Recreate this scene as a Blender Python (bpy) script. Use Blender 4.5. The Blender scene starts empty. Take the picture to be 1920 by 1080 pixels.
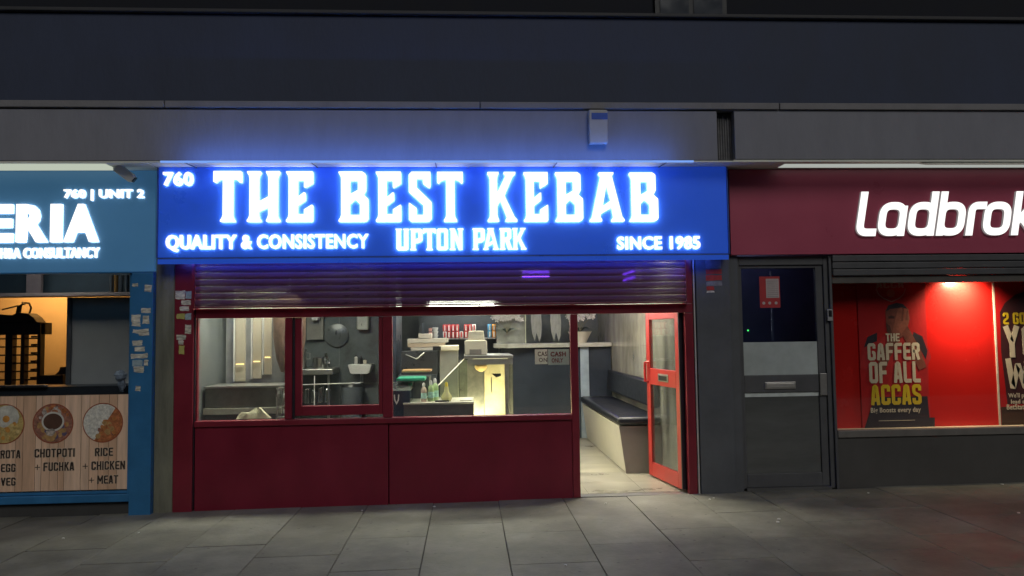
import bpy, math, random
from mathutils import Vector, Matrix
random.seed(7)
SC = bpy.context.scene
COL = SC.collection

# ------------------------------------------------------------------ camera, sky, street light, exposure
cam = bpy.data.cameras.new('camera'); cam.lens = 27.0; cam.sensor_width = 36.0
cam.clip_start = 0.05; cam.clip_end = 1000
camo = bpy.data.objects.new('camera', cam); COL.objects.link(camo)
camo.matrix_world = Matrix.Translation((0, -8.0, 1.72)) @ Matrix(((0.998251,0.010272,-0.058211),(-0.057509,-0.058894,-0.996606),(-0.013666,0.998211,-0.058200))).to_4x4()
SC.camera = camo
SUN_EL, SUN_AZ = math.radians(38), math.radians(200)
W = bpy.data.worlds.new('World'); SC.world = W; W.use_nodes = True
wn = W.node_tree; bg = wn.nodes['Background']
sky = wn.nodes.new('ShaderNodeTexSky'); sky.sky_type = 'NISHITA'; sky.sun_disc = False
sky.sun_elevation = math.radians(40.0); sky.sun_rotation = SUN_AZ
wn.links.new(sky.outputs['Color'], bg.inputs['Color']); bg.inputs['Strength'].default_value = 0.010
sun = bpy.data.lights.new('street_glow', 'SUN'); sun.energy = 0.68; sun.angle = math.radians(25); sun.color = (1, .97, .90)
suno = bpy.data.objects.new('street_glow', sun); COL.objects.link(suno)
suno.rotation_euler = (math.radians(52), 0, math.radians(14))
SC.view_settings.view_transform = 'Standard'; SC.view_settings.look = 'None'
SC.view_settings.exposure = 0; SC.view_settings.gamma = 1; SC.view_settings.use_curve_mapping = False
SC.render.engine = 'CYCLES'
SC.cycles.use_denoising = True
SC.cycles.max_bounces = 8; SC.cycles.transparent_max_bounces = 24
SC.cycles.sample_clamp_indirect = 4.0
SC.cycles.caustics_reflective = False; SC.cycles.caustics_refractive = False

# ------------------------------------------------------------------ materials
MATS = {}
def mat(name, col, rough=.5, metal=0.0, var=.18, scale=5.0, bump=0.0, bscale=None, spec=.5, stretch=(1, 1, 1), emit=None, es=0, rvar=.12):
    if name in MATS: return MATS[name]
    m = bpy.data.materials.new(name); m.use_nodes = True; MATS[name] = m
    nt = m.node_tree; b = nt.nodes['Principled BSDF']; L = nt.links.new
    b.inputs['Metallic'].default_value = metal
    b.inputs['Specular IOR Level'].default_value = spec
    tc = nt.nodes.new('ShaderNodeTexCoord'); mp = nt.nodes.new('ShaderNodeMapping')
    mp.inputs['Scale'].default_value = stretch
    L(tc.outputs['Object'], mp.inputs['Vector'])
    n = nt.nodes.new('ShaderNodeTexNoise'); n.inputs['Scale'].default_value = scale
    n.inputs['Detail'].default_value = 6; n.inputs['Roughness'].default_value = .65
    L(mp.outputs['Vector'], n.inputs['Vector'])
    r = nt.nodes.new('ShaderNodeValToRGB')
    r.color_ramp.elements[0].position = .3; r.color_ramp.elements[1].position = .7
    r.color_ramp.elements[0].color = [max(0, c * (1 - var)) for c in col] + [1]
    r.color_ramp.elements[1].color = [min(1, c * (1 + var)) for c in col] + [1]
    L(n.outputs['Fac'], r.inputs['Fac']); L(r.outputs['Color'], b.inputs['Base Color'])
    mr = nt.nodes.new('ShaderNodeMapRange')
    mr.inputs['To Min'].default_value = max(.02, rough - rvar); mr.inputs['To Max'].default_value = min(1, rough + rvar)
    L(n.outputs['Fac'], mr.inputs['Value']); L(mr.outputs['Result'], b.inputs['Roughness'])
    if bump:
        n2 = nt.nodes.new('ShaderNodeTexNoise'); n2.inputs['Scale'].default_value = bscale or scale * 6
        n2.inputs['Detail'].default_value = 4
        L(mp.outputs['Vector'], n2.inputs['Vector'])
        bp = nt.nodes.new('ShaderNodeBump'); bp.inputs['Strength'].default_value = bump; bp.inputs['Distance'].default_value = .01
        L(n2.outputs['Fac'], bp.inputs['Height']); L(bp.outputs['Normal'], b.inputs['Normal'])
    if emit:
        b.inputs['Emission Color'].default_value = (*emit, 1); b.inputs['Emission Strength'].default_value = es
    return m
def glow(name, col, s):
    if name in MATS: return MATS[name]
    m = bpy.data.materials.new(name); m.use_nodes = True; MATS[name] = m
    nt = m.node_tree; nt.nodes.clear()
    e = nt.nodes.new('ShaderNodeEmission'); e.inputs['Color'].default_value = (*col, 1); e.inputs['Strength'].default_value = s
    o = nt.nodes.new('ShaderNodeOutputMaterial'); nt.links.new(e.outputs[0], o.inputs[0])
    return m
def glass(name, tint=(.86, .9, .9), base=.05, rough=.02, frost=0.0, fcol=(.6, .65, .65)):
    if name in MATS: return MATS[name]
    m = bpy.data.materials.new(name); m.use_nodes = True; MATS[name] = m
    nt = m.node_tree; nt.nodes.clear(); L = nt.links.new
    lw = nt.nodes.new('ShaderNodeLayerWeight'); lw.inputs['Blend'].default_value = .25
    pw = nt.nodes.new('ShaderNodeMath'); pw.operation = 'POWER'; pw.inputs[1].default_value = 3
    L(lw.outputs['Facing'], pw.inputs[0])
    ma = nt.nodes.new('ShaderNodeMath'); ma.operation = 'MULTIPLY_ADD'; ma.inputs[1].default_value = .9; ma.inputs[2].default_value = base
    L(pw.outputs[0], ma.inputs[0])
    t = nt.nodes.new('ShaderNodeBsdfTransparent'); t.inputs['Color'].default_value = (*tint, 1)
    g = nt.nodes.new('ShaderNodeBsdfGlossy'); g.inputs['Roughness'].default_value = rough
    mx = nt.nodes.new('ShaderNodeMixShader'); L(ma.outputs[0], mx.inputs['Fac'])
    src = t
    if frost > 0:
        d = nt.nodes.new('ShaderNodeBsdfDiffuse'); d.inputs['Color'].default_value = (*fcol, 1)
        no = nt.nodes.new('ShaderNodeTexNoise'); no.inputs['Scale'].default_value = 3; no.inputs['Detail'].default_value = 6
        mr = nt.nodes.new('ShaderNodeMapRange'); mr.inputs['To Min'].default_value = frost * .4; mr.inputs['To Max'].default_value = min(1, frost * 1.6)
        mr.inputs['From Min'].default_value = .3; mr.inputs['From Max'].default_value = .7
        tc = nt.nodes.new('ShaderNodeTexCoord'); L(tc.outputs['Object'], no.inputs['Vector'])
        L(no.outputs['Fac'], mr.inputs['Value'])
        m2 = nt.nodes.new('ShaderNodeMixShader'); L(mr.outputs['Result'], m2.inputs['Fac']); L(t.outputs[0], m2.inputs[1]); L(d.outputs[0], m2.inputs[2]); src = m2
    L(src.outputs[0], mx.inputs[1]); L(g.outputs[0], mx.inputs[2])
    o = nt.nodes.new('ShaderNodeOutputMaterial'); L(mx.outputs[0], o.inputs[0])
    return m
def flecks(m, scale, size, dark):
    # chewing gum marks and small stains: scattered dark spots multiplied into the colour
    nt = m.node_tree; L = nt.links.new; b = nt.nodes['Principled BSDF']
    src = b.inputs['Base Color'].links[0].from_socket
    tc = nt.nodes.new('ShaderNodeTexCoord'); v = nt.nodes.new('ShaderNodeTexVoronoi'); v.inputs['Scale'].default_value = scale
    L(tc.outputs['Object'], v.inputs['Vector'])
    mr = nt.nodes.new('ShaderNodeMapRange'); mr.inputs['From Min'].default_value = size * .7; mr.inputs['From Max'].default_value = size
    mr.inputs['To Min'].default_value = dark; mr.inputs['To Max'].default_value = 1
    L(v.outputs['Distance'], mr.inputs['Value'])
    n = nt.nodes.new('ShaderNodeTexNoise'); n.inputs['Scale'].default_value = .8; n.inputs['Detail'].default_value = 8; n.inputs['Roughness'].default_value = .7
    L(tc.outputs['Object'], n.inputs['Vector'])
    m2 = nt.nodes.new('ShaderNodeMapRange'); m2.inputs['From Min'].default_value = .35; m2.inputs['From Max'].default_value = .6
    m2.inputs['To Min'].default_value = .6; m2.inputs['To Max'].default_value = 1
    L(n.outputs['Fac'], m2.inputs['Value'])
    mu = nt.nodes.new('ShaderNodeMath'); mu.operation = 'MULTIPLY'; L(mr.outputs['Result'], mu.inputs[0]); L(m2.outputs['Result'], mu.inputs[1])
    mx = nt.nodes.new('ShaderNodeVectorMath'); mx.operation = 'SCALE'
    L(src, mx.inputs[0]); L(mu.outputs[0], mx.inputs['Scale']); L(mx.outputs['Vector'], b.inputs['Base Color'])
def perforated(name, col, hole):
    m = mat(name, col, .62, .0, var=.25, scale=2, stretch=(.4, 1, 6), spec=.25)
    nt = m.node_tree; L = nt.links.new; b = nt.nodes['Principled BSDF']; o = nt.nodes['Material Output']
    t = nt.nodes.new('ShaderNodeBsdfTransparent'); mx = nt.nodes.new('ShaderNodeMixShader'); mx.inputs['Fac'].default_value = hole
    L(b.outputs[0], mx.inputs[1]); L(t.outputs[0], mx.inputs[2]); L(mx.outputs[0], o.inputs['Surface'])
    return m

# ------------------------------------------------------------------ object helpers
WORLD = {}
def tag(o, label=None, cat=None, group=None, kind=None):
    if label: o['label'] = label
    if cat: o['category'] = cat
    if group: o['group'] = group
    if kind: o['kind'] = kind
    return o
def thing(name, label, cat, loc=(0, 0, 0), group=None):
    o = bpy.data.objects.new(name, None); COL.objects.link(o); o.location = loc
    o.empty_display_size = .1
    WORLD[o] = Vector(loc)
    return tag(o, label, cat, group)
class MB:
    def __init__(s): s.v = []; s.f = []; s.M = None
    def add(s, vs, fs):
        n = len(s.v)
        for v in vs:
            v = Vector(v); s.v.append(s.M @ v if s.M else v)
        s.f += [tuple(i + n for i in f) for f in fs]
        return s
    def box(s, x0, x1, y0, y1, z0, z1):
        if x0 > x1: x0, x1 = x1, x0
        if y0 > y1: y0, y1 = y1, y0
        if z0 > z1: z0, z1 = z1, z0
        return s.add([(x, y, z) for z in (z0, z1) for y in (y0, y1) for x in (x0, x1)],
                     [(0, 2, 3, 1), (4, 5, 7, 6), (0, 1, 5, 4), (2, 6, 7, 3), (0, 4, 6, 2), (1, 3, 7, 5)])
    def prism(s, poly, a, b, axis='y'):
        # poly in the plane across the axis: (x,z) for y, (y,z) for x, (x,y) for z
        area = sum(poly[i][0] * poly[(i + 1) % len(poly)][1] - poly[(i + 1) % len(poly)][0] * poly[i][1] for i in range(len(poly)))
        if area < 0: poly = poly[::-1]
        k = len(poly)
        mk = {'y': lambda p, t: (p[0], t, p[1]), 'x': lambda p, t: (t, p[0], p[1]), 'z': lambda p, t: (p[0], p[1], t)}[axis]
        vs = [mk(p, a) for p in poly] + [mk(p, b) for p in poly]
        fs = [tuple(range(k)), tuple(range(2 * k - 1, k - 1, -1))] + [(i, k + i, k + (i + 1) % k, (i + 1) % k) for i in range(k)]
        return s.add(vs, fs)
    def tube(s, pts, r, n=8, r2=None):
        pts = [Vector(p) for p in pts]; rings = []
        for i, p in enumerate(pts):
            d = (pts[min(i + 1, len(pts) - 1)] - pts[max(i - 1, 0)]).normalized()
            u = d.cross(Vector((0, 0, 1)) if abs(d.z) < .9 else Vector((1, 0, 0))).normalized(); w = d.cross(u)
            rr = r if r2 is None else r + (r2 - r) * i / (len(pts) - 1)
            rings.append([p + rr * (math.cos(2 * math.pi * k / n) * u + math.sin(2 * math.pi * k / n) * w) for k in range(n)])
        vs = [v for q in rings for v in q]; fs = []
        for i in range(len(pts) - 1):
            for k in range(n): fs.append((i * n + k, i * n + (k + 1) % n, (i + 1) * n + (k + 1) % n, (i + 1) * n + k))
        fs.append(tuple(range(n))[::-1]); fs.append(tuple(range((len(pts) - 1) * n, len(pts) * n)))
        return s.add(vs, fs)
    def lathe(s, prof, c, n=16, axis='z'):
        vs = []
        for r, h in prof:
            for k in range(n):
                a = 2 * math.pi * k / n
                p = (r * math.cos(a), r * math.sin(a), h)
                if axis == 'y': p = (r * math.cos(a), h, r * math.sin(a))
                vs.append((c[0] + p[0], c[1] + p[1], c[2] + p[2]))
        fs = []
        for i in range(len(prof) - 1):
            for k in range(n): fs.append((i * n + k, i * n + (k + 1) % n, (i + 1) * n + (k + 1) % n, (i + 1) * n + k))
        fs.append(tuple(range(n))[::-1]); fs.append(tuple(range((len(prof) - 1) * n, len(prof) * n)))
        return s.add(vs, fs)
    def build(s, name, m, parent=None, smooth=False, bevel=0.0, label=None, kind=None, cat=None, group=None):
        org = WORLD.get(parent)
        if org is None:
            if parent is None and s.v:
                xs = [v.x for v in s.v]; ys = [v.y for v in s.v]; zs = [v.z for v in s.v]
                org = Vector(((min(xs) + max(xs)) / 2, (min(ys) + max(ys)) / 2, min(zs)))
            else: org = Vector((0, 0, 0))
        me = bpy.data.meshes.new(name)
        me.from_pydata([v - org for v in s.v], [], s.f); me.update()
        me.materials.append(m)
        if m is LETTER_RED:
            me.materials.append(DIMSIDE)
            for p in me.polygons:
                if p.normal.y > -.9: p.material_index = 1
        if m in (LETTER, LETTER_SMALL):
            me.materials.append(SIDE); me.materials.append(HALO)
            for p in me.polygons:
                if p.normal.y > -.9: p.material_index = 2 if p.normal.y > .9 else 1
        if smooth:
            for p in me.polygons: p.use_smooth = True
            if hasattr(me, 'set_sharp_from_angle'): me.set_sharp_from_angle(angle=math.radians(40))
        o = bpy.data.objects.new(name, me); COL.objects.link(o)
        if parent is not None: o.parent = parent
        else: o.location = org
        WORLD[o] = org
        if bevel:
            b = o.modifiers.new('edge', 'BEVEL'); b.width = bevel; b.segments = 2; b.limit_method = 'ANGLE'; b.angle_limit = math.radians(50)
            b.harden_normals = False
        return tag(o, label, cat, group, kind)
def Bx(*a): return MB().box(*a)
def copy_part(o, parent=None, delta=(0, 0, 0)):
    c = o.copy(); COL.objects.link(c)
    if parent is not None: c.parent = parent
    c.location = o.location + Vector(delta); WORLD[c] = WORLD.get(o, Vector()) + Vector(delta)
    return c
def copy_tree(o, loc, label=None):
    c = o.copy(); COL.objects.link(c); c.location = loc; WORLD[c] = Vector(loc)
    if label: c['label'] = label
    for ch in list(o.children):
        d = ch.copy(); COL.objects.link(d); d.parent = c
        for g in list(ch.children):
            e = g.copy(); COL.objects.link(e); e.parent = d
    return c

# lettering -----------------------------------------------------------------
def text_islands(s, offset, res=3):
    c = bpy.data.curves.new('t', 'FONT'); c.body = s; c.offset = offset; c.resolution_u = res; c.extrude = .5; c.space_character = 1.0 + offset * 3
    o = bpy.data.objects.new('t', c); COL.objects.link(o)
    bpy.context.view_layer.update()
    me = bpy.data.meshes.new_from_object(o.evaluated_get(bpy.context.evaluated_depsgraph_get()))
    bpy.data.objects.remove(o)
    vs = [v.co.copy() for v in me.vertices]; fs = [tuple(p.vertices) for p in me.polygons]
    bpy.data.meshes.remove(me)
    # weld the doubled vertices of fronts and sides
    key = {}; mp = []; nv = []
    for v in vs:
        k = (round(v.x, 5), round(v.y, 5), round(v.z, 5))
        if k not in key: key[k] = len(nv); nv.append(v)
        mp.append(key[k])
    fs = [tuple(mp[i] for i in f) for f in fs]
    par = list(range(len(nv)))
    def find(i):
        while par[i] != i: par[i] = par[par[i]]; i = par[i]
        return i
    for f in fs:
        for i in f[1:]: par[find(i)] = find(f[0])
    isl = {}
    for f in fs:
        if len(set(f)) >= 3: isl.setdefault(find(f[0]), []).append(f)
    return nv, list(isl.values())
def lettering(s, x0, x1, z0, z1, y, depth, m, parent, offset=.02, split=False, name=None, slope=0.0):
    """fit the words s into the box x0..x1, z0..z1; the face at y, the back at y+depth"""
    nv, isl = text_islands(s, offset)
    ax, bx = min(v.x for v in nv), max(v.x for v in nv); ay, by = min(v.y for v in nv), max(v.y for v in nv)
    def tr(v):
        x = x0 + (v.x - ax) / (bx - ax) * (x1 - x0)
        return (x, y + (.5 - v.z) * depth, z0 + (v.y - ay) / (by - ay) * (z1 - z0) + slope * (x - x0))
    if not split: isl = [[f for g in isl for f in g]]
    isl.sort(key=lambda g: min(nv[i].x for f in g for i in f))
    out = []
    for g in isl:
        ids = sorted({i for f in g for i in f}); mp = {i: k for k, i in enumerate(ids)}
        mb = MB(); mb.add([tr(nv[i]) for i in ids], [tuple(mp[i] for i in f) for f in g])
        out.append(mb.build(name or ('letter' if split else 'lettering'), m, parent))
    return out
def poly_letter(outer, holes, x0, z0, sx, sz, y, depth, m, parent, name='letter'):
    c = bpy.data.curves.new('g', 'CURVE'); c.dimensions = '2D'; c.fill_mode = 'BOTH'; c.extrude = .5
    for ring in [outer] + holes:
        sp = c.splines.new('POLY'); sp.points.add(len(ring) - 1); sp.use_cyclic_u = True
        for p, q in zip(sp.points, ring): p.co = (q[0] / 100, q[1] / 100, 0, 1)
    o = bpy.data.objects.new('g', c); COL.objects.link(o); bpy.context.view_layer.update()
    me = bpy.data.meshes.new_from_object(o.evaluated_get(bpy.context.evaluated_depsgraph_get()))
    bpy.data.objects.remove(o)
    mb = MB(); mb.add([(x0 + v.co.x * sx, y + (.5 - v.co.z) * depth, z0 + v.co.y * sz) for v in me.vertices], [tuple(p.vertices) for p in me.polygons])
    bpy.data.meshes.remove(me)
    return mb.build(name, m, parent)
def chamfer(pts, c, closed):
    out = []; n = len(pts)
    for i, p in enumerate(pts):
        if not closed and i in (0, n - 1): out.append(p); continue
        a = Vector(pts[(i - 1) % n]); b = Vector(p); d = Vector(pts[(i + 1) % n])
        u = (a - b); w = (d - b); k = min(c, u.length * .45, w.length * .45)
        A = b + u.normalized() * k; D = b + w.normalized() * k
        if c > .09:
            for q in range(9):
                f = q / 8; out.append(tuple(A * (1 - f) ** 2 + b * 2 * f * (1 - f) + D * f * f))
        else: out.append(tuple(A)); out.append(tuple(D))
    return out
def strip(mb, pts, t, closed, T, y, depth):
    """a bar of thickness t along the polyline, mitred; T maps (u,v) to (x,z)"""
    P2 = [Vector(p) for p in pts]; n = len(P2); Ls, Rs = [], []
    for i in range(n):
        a = P2[(i - 1) % n] if (closed or i > 0) else None; d = P2[(i + 1) % n] if (closed or i < n - 1) else None
        e1 = (P2[i] - a).normalized() if a is not None else None; e2 = (d - P2[i]).normalized() if d is not None else None
        e1 = e1 or e2; e2 = e2 or e1
        n1 = Vector((-e1.y, e1.x)); n2 = Vector((-e2.y, e2.x)); mm = (n1 + n2)
        mm = mm / max(.3, mm.dot(n1)); Ls.append(P2[i] + mm * t / 2); Rs.append(P2[i] - mm * t / 2)
    vs = []
    for q in (Ls, Rs):
        for yy in (y, y + depth):
            for p in q:
                x, z = T(p.x, p.y); vs.append((x, yy, z))
    A, B_, C_, D_ = 0, n, 2 * n, 3 * n   # Lfront Lback Rfront Rback
    fs = []
    for i in range(n if closed else n - 1):
        j = (i + 1) % n
        fs += [(C_ + i, C_ + j, A + j, A + i), (D_ + j, D_ + i, B_ + i, B_ + j), (B_ + j, B_ + i, A + i, A + j), (D_ + i, D_ + j, C_ + j, C_ + i)]
    if not closed: fs += [(B_, D_, C_, A), (C_ + n - 1, D_ + n - 1, B_ + n - 1, A + n - 1)]
    mb.add(vs, fs)
a_, b_ = .09, .41
HEAVY = {
 'G': (.5, [([(b_, .68), (b_, .91), (a_, .91), (a_, .09), (b_, .09), (b_, .46), (.27, .46)], 0)]),
 'A': (.5, [([(.085, 0), (.185, .91), (.315, .91), (.415, 0)], 0), ([(.14, .26), (.36, .26)], 0)]),
 'F': (.47, [([(a_, 0), (a_, .91), (.47, .91)], 0), ([(a_, .5), (.42, .5)], 0)]),
 'E': (.47, [([(.47, .91), (a_, .91), (a_, .09), (.47, .09)], 0), ([(a_, .5), (.42, .5)], 0)]),
 'R': (.5, [([(a_, 0), (a_, .91), (b_, .91), (b_, .5), (a_, .5)], 0), ([(.28, .5), (.42, 0)], 0)]),
 'O': (.5, [([(a_, .09), (b_, .09), (b_, .91), (a_, .91)], 1)]),
 'L': (.45, [([(a_, 1), (a_, .09), (.45, .09)], 0)]),
 'C': (.5, [([(b_, .66), (b_, .91), (a_, .91), (a_, .09), (b_, .09), (b_, .34)], 0)]),
 'S': (.5, [([(b_, .68), (b_, .91), (a_, .91), (a_, .58), (b_, .42), (b_, .09), (a_, .09), (a_, .32)], 0)]),
 'V': (.5, [([(.07, 1), (.25, .06), (.43, 1)], 0)]),
 'P': (.48, [([(a_, 0), (a_, .91), (b_, .91), (b_, .42), (a_, .42)], 0)]),
 'U': (.5, [([(a_, 1), (a_, .09), (b_, .09), (b_, 1)], 0)]),
 'K': (.5, [([(a_, 0), (a_, 1)], 0), ([(.43, 1), (.16, .46)], 0), ([(.2, .58), (.45, 0)], 0)]),
 'I': (.18, [([(.09, 0), (.09, 1)], 0)]),
 'N': (.52, [([(a_, 0), (a_, 1)], 0), ([(.43, 0), (.43, 1)], 0), ([(.08, .95), (.44, .05)], 0)]),
 'M': (.66, [([(a_, 0), (a_, 1)], 0), ([(.57, 0), (.57, 1)], 0), ([(.09, .95), (.33, .3), (.57, .95)], 0)]),
 '+': (.56, [([(.28, .16), (.28, .76)], 0), ([(0, .46), (.56, .46)], 0)]),
 'T': (.48, [([(0, .91), (.48, .91)], 0), ([(.24, .91), (.24, 0)], 0)]),
 'H': (.5, [([(a_, 0), (a_, 1)], 0), ([(b_, 0), (b_, 1)], 0), ([(a_, .5), (b_, .5)], 0)]),
 'Y': (.56, [([(.09, 1), (.28, .45), (.47, 1)], 0), ([(.28, .5), (.28, 0)], 0)]),
 'W': (.8, [([(.08, 1), (.2, .08), (.4, .8), (.6, .08), (.72, 1)], 0)]),
 '2': (.5, [([(a_, .68), (a_, .91), (b_, .91), (b_, .55), (a_, .3), (a_, .09), (.5, .09)], 0)]),
 ' ': (.22, []),
}
def heavy(s, x0, x1, z0, z1, y, m, parent, t=.18, slope=0.0):
    w = sum(HEAVY[c][0] for c in s) + .07 * (len(s) - 1); mb = MB(); u = 0; k = 0
    for c in s:
        cw, st = HEAVY[c]
        for pts, cl in st:
            pts = chamfer(pts, .05, cl); k += 1
            def T(a, b, u=u): 
                x = x0 + (u + a) / w * (x1 - x0)
                return (x, z0 + b * (z1 - z0) + slope * (x - x0))
            strip(mb, pts, t * (.5 if c == '+' else 1), cl, T, y - .0002 * (k % 5), .0015)
        u += cw + .07
    return mb.build('lettering', m, parent)

# ------------------------------------------------------------------ palette
concrete = mat('painted_concrete', (.25, .255, .30), .8, var=.09, scale=2.6, bump=.3, bscale=18, stretch=(1.6, 1, .5))
coping_m = mat('coping_concrete', (.235, .23, .245), .85, var=.15, scale=2.5, bump=.3, bscale=40)
soffit_m = mat('soffit_paint', (.8, .82, .74), .7, var=.15, scale=2.2, bump=.15, stretch=(.4, 1, 1))
parapet_m = mat('dark_cladding', (.043, .055, .098), .75, var=.16, scale=1.6, bump=.25, bscale=20, stretch=(1.3, 1, .5))
upper_m = mat('upper_wall_brick', (.011, .013, .021), .9, var=.25, scale=3, bump=.2)
pillar_m = mat('grimy_pillar_concrete', (.17, .17, .13), .85, var=.35, scale=3, bump=.3, stretch=(3, 3, .5))
pilaster_m = mat('dark_grey_render', (.092, .098, .112), .7, var=.2, scale=2.5, bump=.2)
red_m = mat('red_frame_paint', (.19, .013, .028), .38, var=.15, scale=3)
riser_m = mat('red_panel_paint', (.17, .006, .024), .42, var=.16, scale=2.4, rvar=.16, bump=.5, bscale=2.2, stretch=(1, 1, .6))
blue_m = mat('blue_frame_paint', (.03, .16, .36), .4, var=.15, scale=4)
grey_m = mat('grey_frame_paint', (.085, .087, .095), .5, var=.15, scale=4)
steel_m = mat('brushed_steel', (.5, .5, .49), .28, 1.0, var=.12, scale=4, stretch=(1, 1, .1))
steel_dull = mat('dull_steel', (.34, .34, .33), .4, .9, var=.2, scale=5, stretch=(.15, 1, 1))
black_m = mat('black_plastic', (.012, .013, .016), .35, var=.3)
white_m = mat('white_plastic', (.62, .62, .6), .4, var=.06)
cream_m = mat('cream_plastic', (.62, .57, .46), .45, var=.1)
paper_m = mat('paper', (.55, .53, .45), .8, var=.6, scale=26, stretch=(.5, 1, 2.4))
seal_m = mat('black_rubber_seal', (.012, .01, .018), .5)
window_glass = glass('window_glass', (.9, .93, .92), .05, .03, .045, (.5, .53, .5))
dark_glass = glass('tinted_glass', (.55, .6, .66), .07)
LETTER = glow('lit_white_letter', (1, .985, .95), 1.35)
HALO = glow('letter_back_glow', (1, .985, .95), 17.0)
SIDE = glow('letter_side_glow', (1, .985, .95), 1.3)
DIMSIDE = glow('letter_edge', (1, .9, .9), .22)
LETTER_RED = glow('lit_white_slanted_letter', (1, .985, .95), 1.25)
LETTER_SMALL = glow('lit_white_small_letter', (1, .985, .93), 1.2)

# ------------------------------------------------------------------ ground
def gz(x): return .0085 * x + .004
slab_ms = [mat('slab_stone_%s' % n, c, r, var=.35, scale=2.2, bump=.35, bscale=30, rvar=.2) for n, c, r in
           (('pale', (.212, .206, .175), .62), ('mid', (.196, .19, .16), .58), ('dark', (.184, .178, .148), .55))]
for _m in slab_ms: flecks(_m, 7, .10, .55)
gap_m = mat('dark_joint_sand', (.045, .045, .04), .95)
bed = MB().add([(-16, 0.02, gz(-16) - .012), (16, .02, gz(16) - .012), (16, -4.6, gz(16) - .012), (-16, -4.6, gz(-16) - .012)], [(3, 2, 1, 0)])
bed.add([(-16, -4.6, gz(-16)), (16, -4.6, gz(16)), (16, -9.5, gz(16)), (-16, -9.5, gz(-16))], [(3, 2, 1, 0)])
pavement = bed.build('pavement', gap_m, kind='structure')
pavement.data.materials.append(slab_ms[1]); pavement.data.polygons[1].material_index = 1
CW = .662; rows = [.9, .9, .9, .9]
for i in range(-11, 12):
    xa = -.365 + i * CW; xb = xa + CW
    y = .0 if i % 2 else .45
    y -= .42 + (.07 if i % 3 == 0 else 0)
    cuts = [0.0]
    while cuts[-1] > -4.5: cuts.append(y); y -= .9
    for j in range(len(cuts) - 1):
        y1, y0 = cuts[j], max(cuts[j + 1], -4.6)
        if y1 - y0 < .05: continue
        g = .0032; dz = random.uniform(-.0025, .0025); tx = random.uniform(-.002, .002); ty = random.uniform(-.002, .002)
        q = [(xa + g, y0 + g), (xb - g, y0 + g), (xb - g, y1 - g), (xa + g, y1 - g)]
        zt = [gz(px) + dz + tx * (px - xa) + ty * (py - y0) for px, py in q]
        mb = MB().add([(p[0], p[1], z - .04) for p, z in zip(q, zt)] + [(p[0], p[1], z) for p, z in zip(q, zt)],
                      [(4, 5, 6, 7), (0, 1, 5, 4), (1, 2, 6, 5), (2, 3, 7, 6), (3, 0, 4, 7)])
        o = mb.build('paving_slab', random.choice(slab_ms), pavement, bevel=.004)
road = MB().add([(-200, -9.7, -.13), (200, -9.7, -.13), (200, -200, -.13), (-200, -200, -.13)], [(3, 2, 1, 0)]).build(
    'road', mat('asphalt', (.05, .05, .052), .8, var=.3, scale=30, bump=.4), kind='structure')
MB().add([(-16, -9.5, gz(-16)), (16, -9.5, gz(16)), (16, -9.66, gz(16)), (-16, -9.66, gz(-16)), (-16, -9.7, -.2), (16, -9.7, -.2)],
         [(3, 2, 1, 0), (4, 5, 2, 3)]).build('kerb', slab_ms[0], kind='structure')

op = Bx(-60, 60, -26, -22, -.13, 9).build('opposite_terrace', mat('opposite_brick', (.06, .05, .045), .9), kind='structure')

# ------------------------------------------------------------------ the terrace above the shops
terr = thing('terrace_building', 'dark concrete upper storey running across above all the shops', 'building', (0, 0, 0))
Bx(-9, 2.565, -.40, .9, 3.445, 3.955).build('beam', concrete, terr, bevel=.006)
Bx(2.745, 9, -.40, .9, 3.455, 3.965).build('beam', concrete, terr, bevel=.006, label='beam section right of the stained gap')
Bx(2.565, 2.745, -.30, .9, 3.45, 3.96).build('joint_recess', mat('damp_stain', (.06, .062, .07), .6, var=.6, scale=4, stretch=(4, 1, .6)), terr)
mb = MB()
for k in range(7): mb.prism([(2.575 + .025 * k + random.uniform(0, .006), 3.46), (2.6 + .025 * k - .006, 3.46), (2.6 + .025 * k - .01, 3.9 + random.uniform(-.05, .06)), (2.575 + .025 * k, 3.9)], -.312, -.302)
mb.build('drip_crust', mat('drip_crust', (.11, .11, .12), .55, var=.5, scale=12), terr)
for x0, x1 in ((-9, -2.945), (-2.935, .142), (.152, 3.21), (3.22, 6.3), (6.31, 9)):
    Bx(x0, x1, -.425, .8, 3.968, 4.035).build('coping_stone', coping_m, terr, bevel=.006)
Bx(-9, 9, -.30, .0, 4.045, 4.955).build('parapet_panel', parapet_m, terr, bevel=.01)
Bx(-9, 9, -.34, .05, 4.962, 5.0).build('parapet_coping', mat('dark_coping', (.05, .05, .055), .7), terr, bevel=.008)
Bx(-9, 9, 1.2, 1.5, 4.2, 9).build('upper_wall', upper_m, terr)
for x0, x1, m in ((2.35, 3.25, 'a'),):
    fr = MB().box(x0, x1, 1.14, 1.19, 5.05, 6.3).build('window', mat('upper_window_frame', (.014, .015, .02), .5), terr)
    Bx(x0 + .06, (x0 + x1) / 2 - .03, 1.125, 1.135, 5.1, 6.24).build('pane', mat('dark_upper_pane', (.03, .035, .045), .08, spec=.8), fr)
    Bx((x0 + x1) / 2 + .03, x1 - .06, 1.125, 1.135, 5.1, 6.24).build('pane', MATS['dark_upper_pane'], fr)
Bx(-9, -3.11, -.397, .0, 3.425, 3.441).build('soffit', soffit_m, terr)
Bx(-8.9, -3.52, -.36, -.08, 3.418, 3.4245).build('soffit_light', glow('soffit_strip_pale_green', (.9, 1, .82), .55), terr)  # added glowing surface, stands in for the bright glow along the soffit
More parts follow.
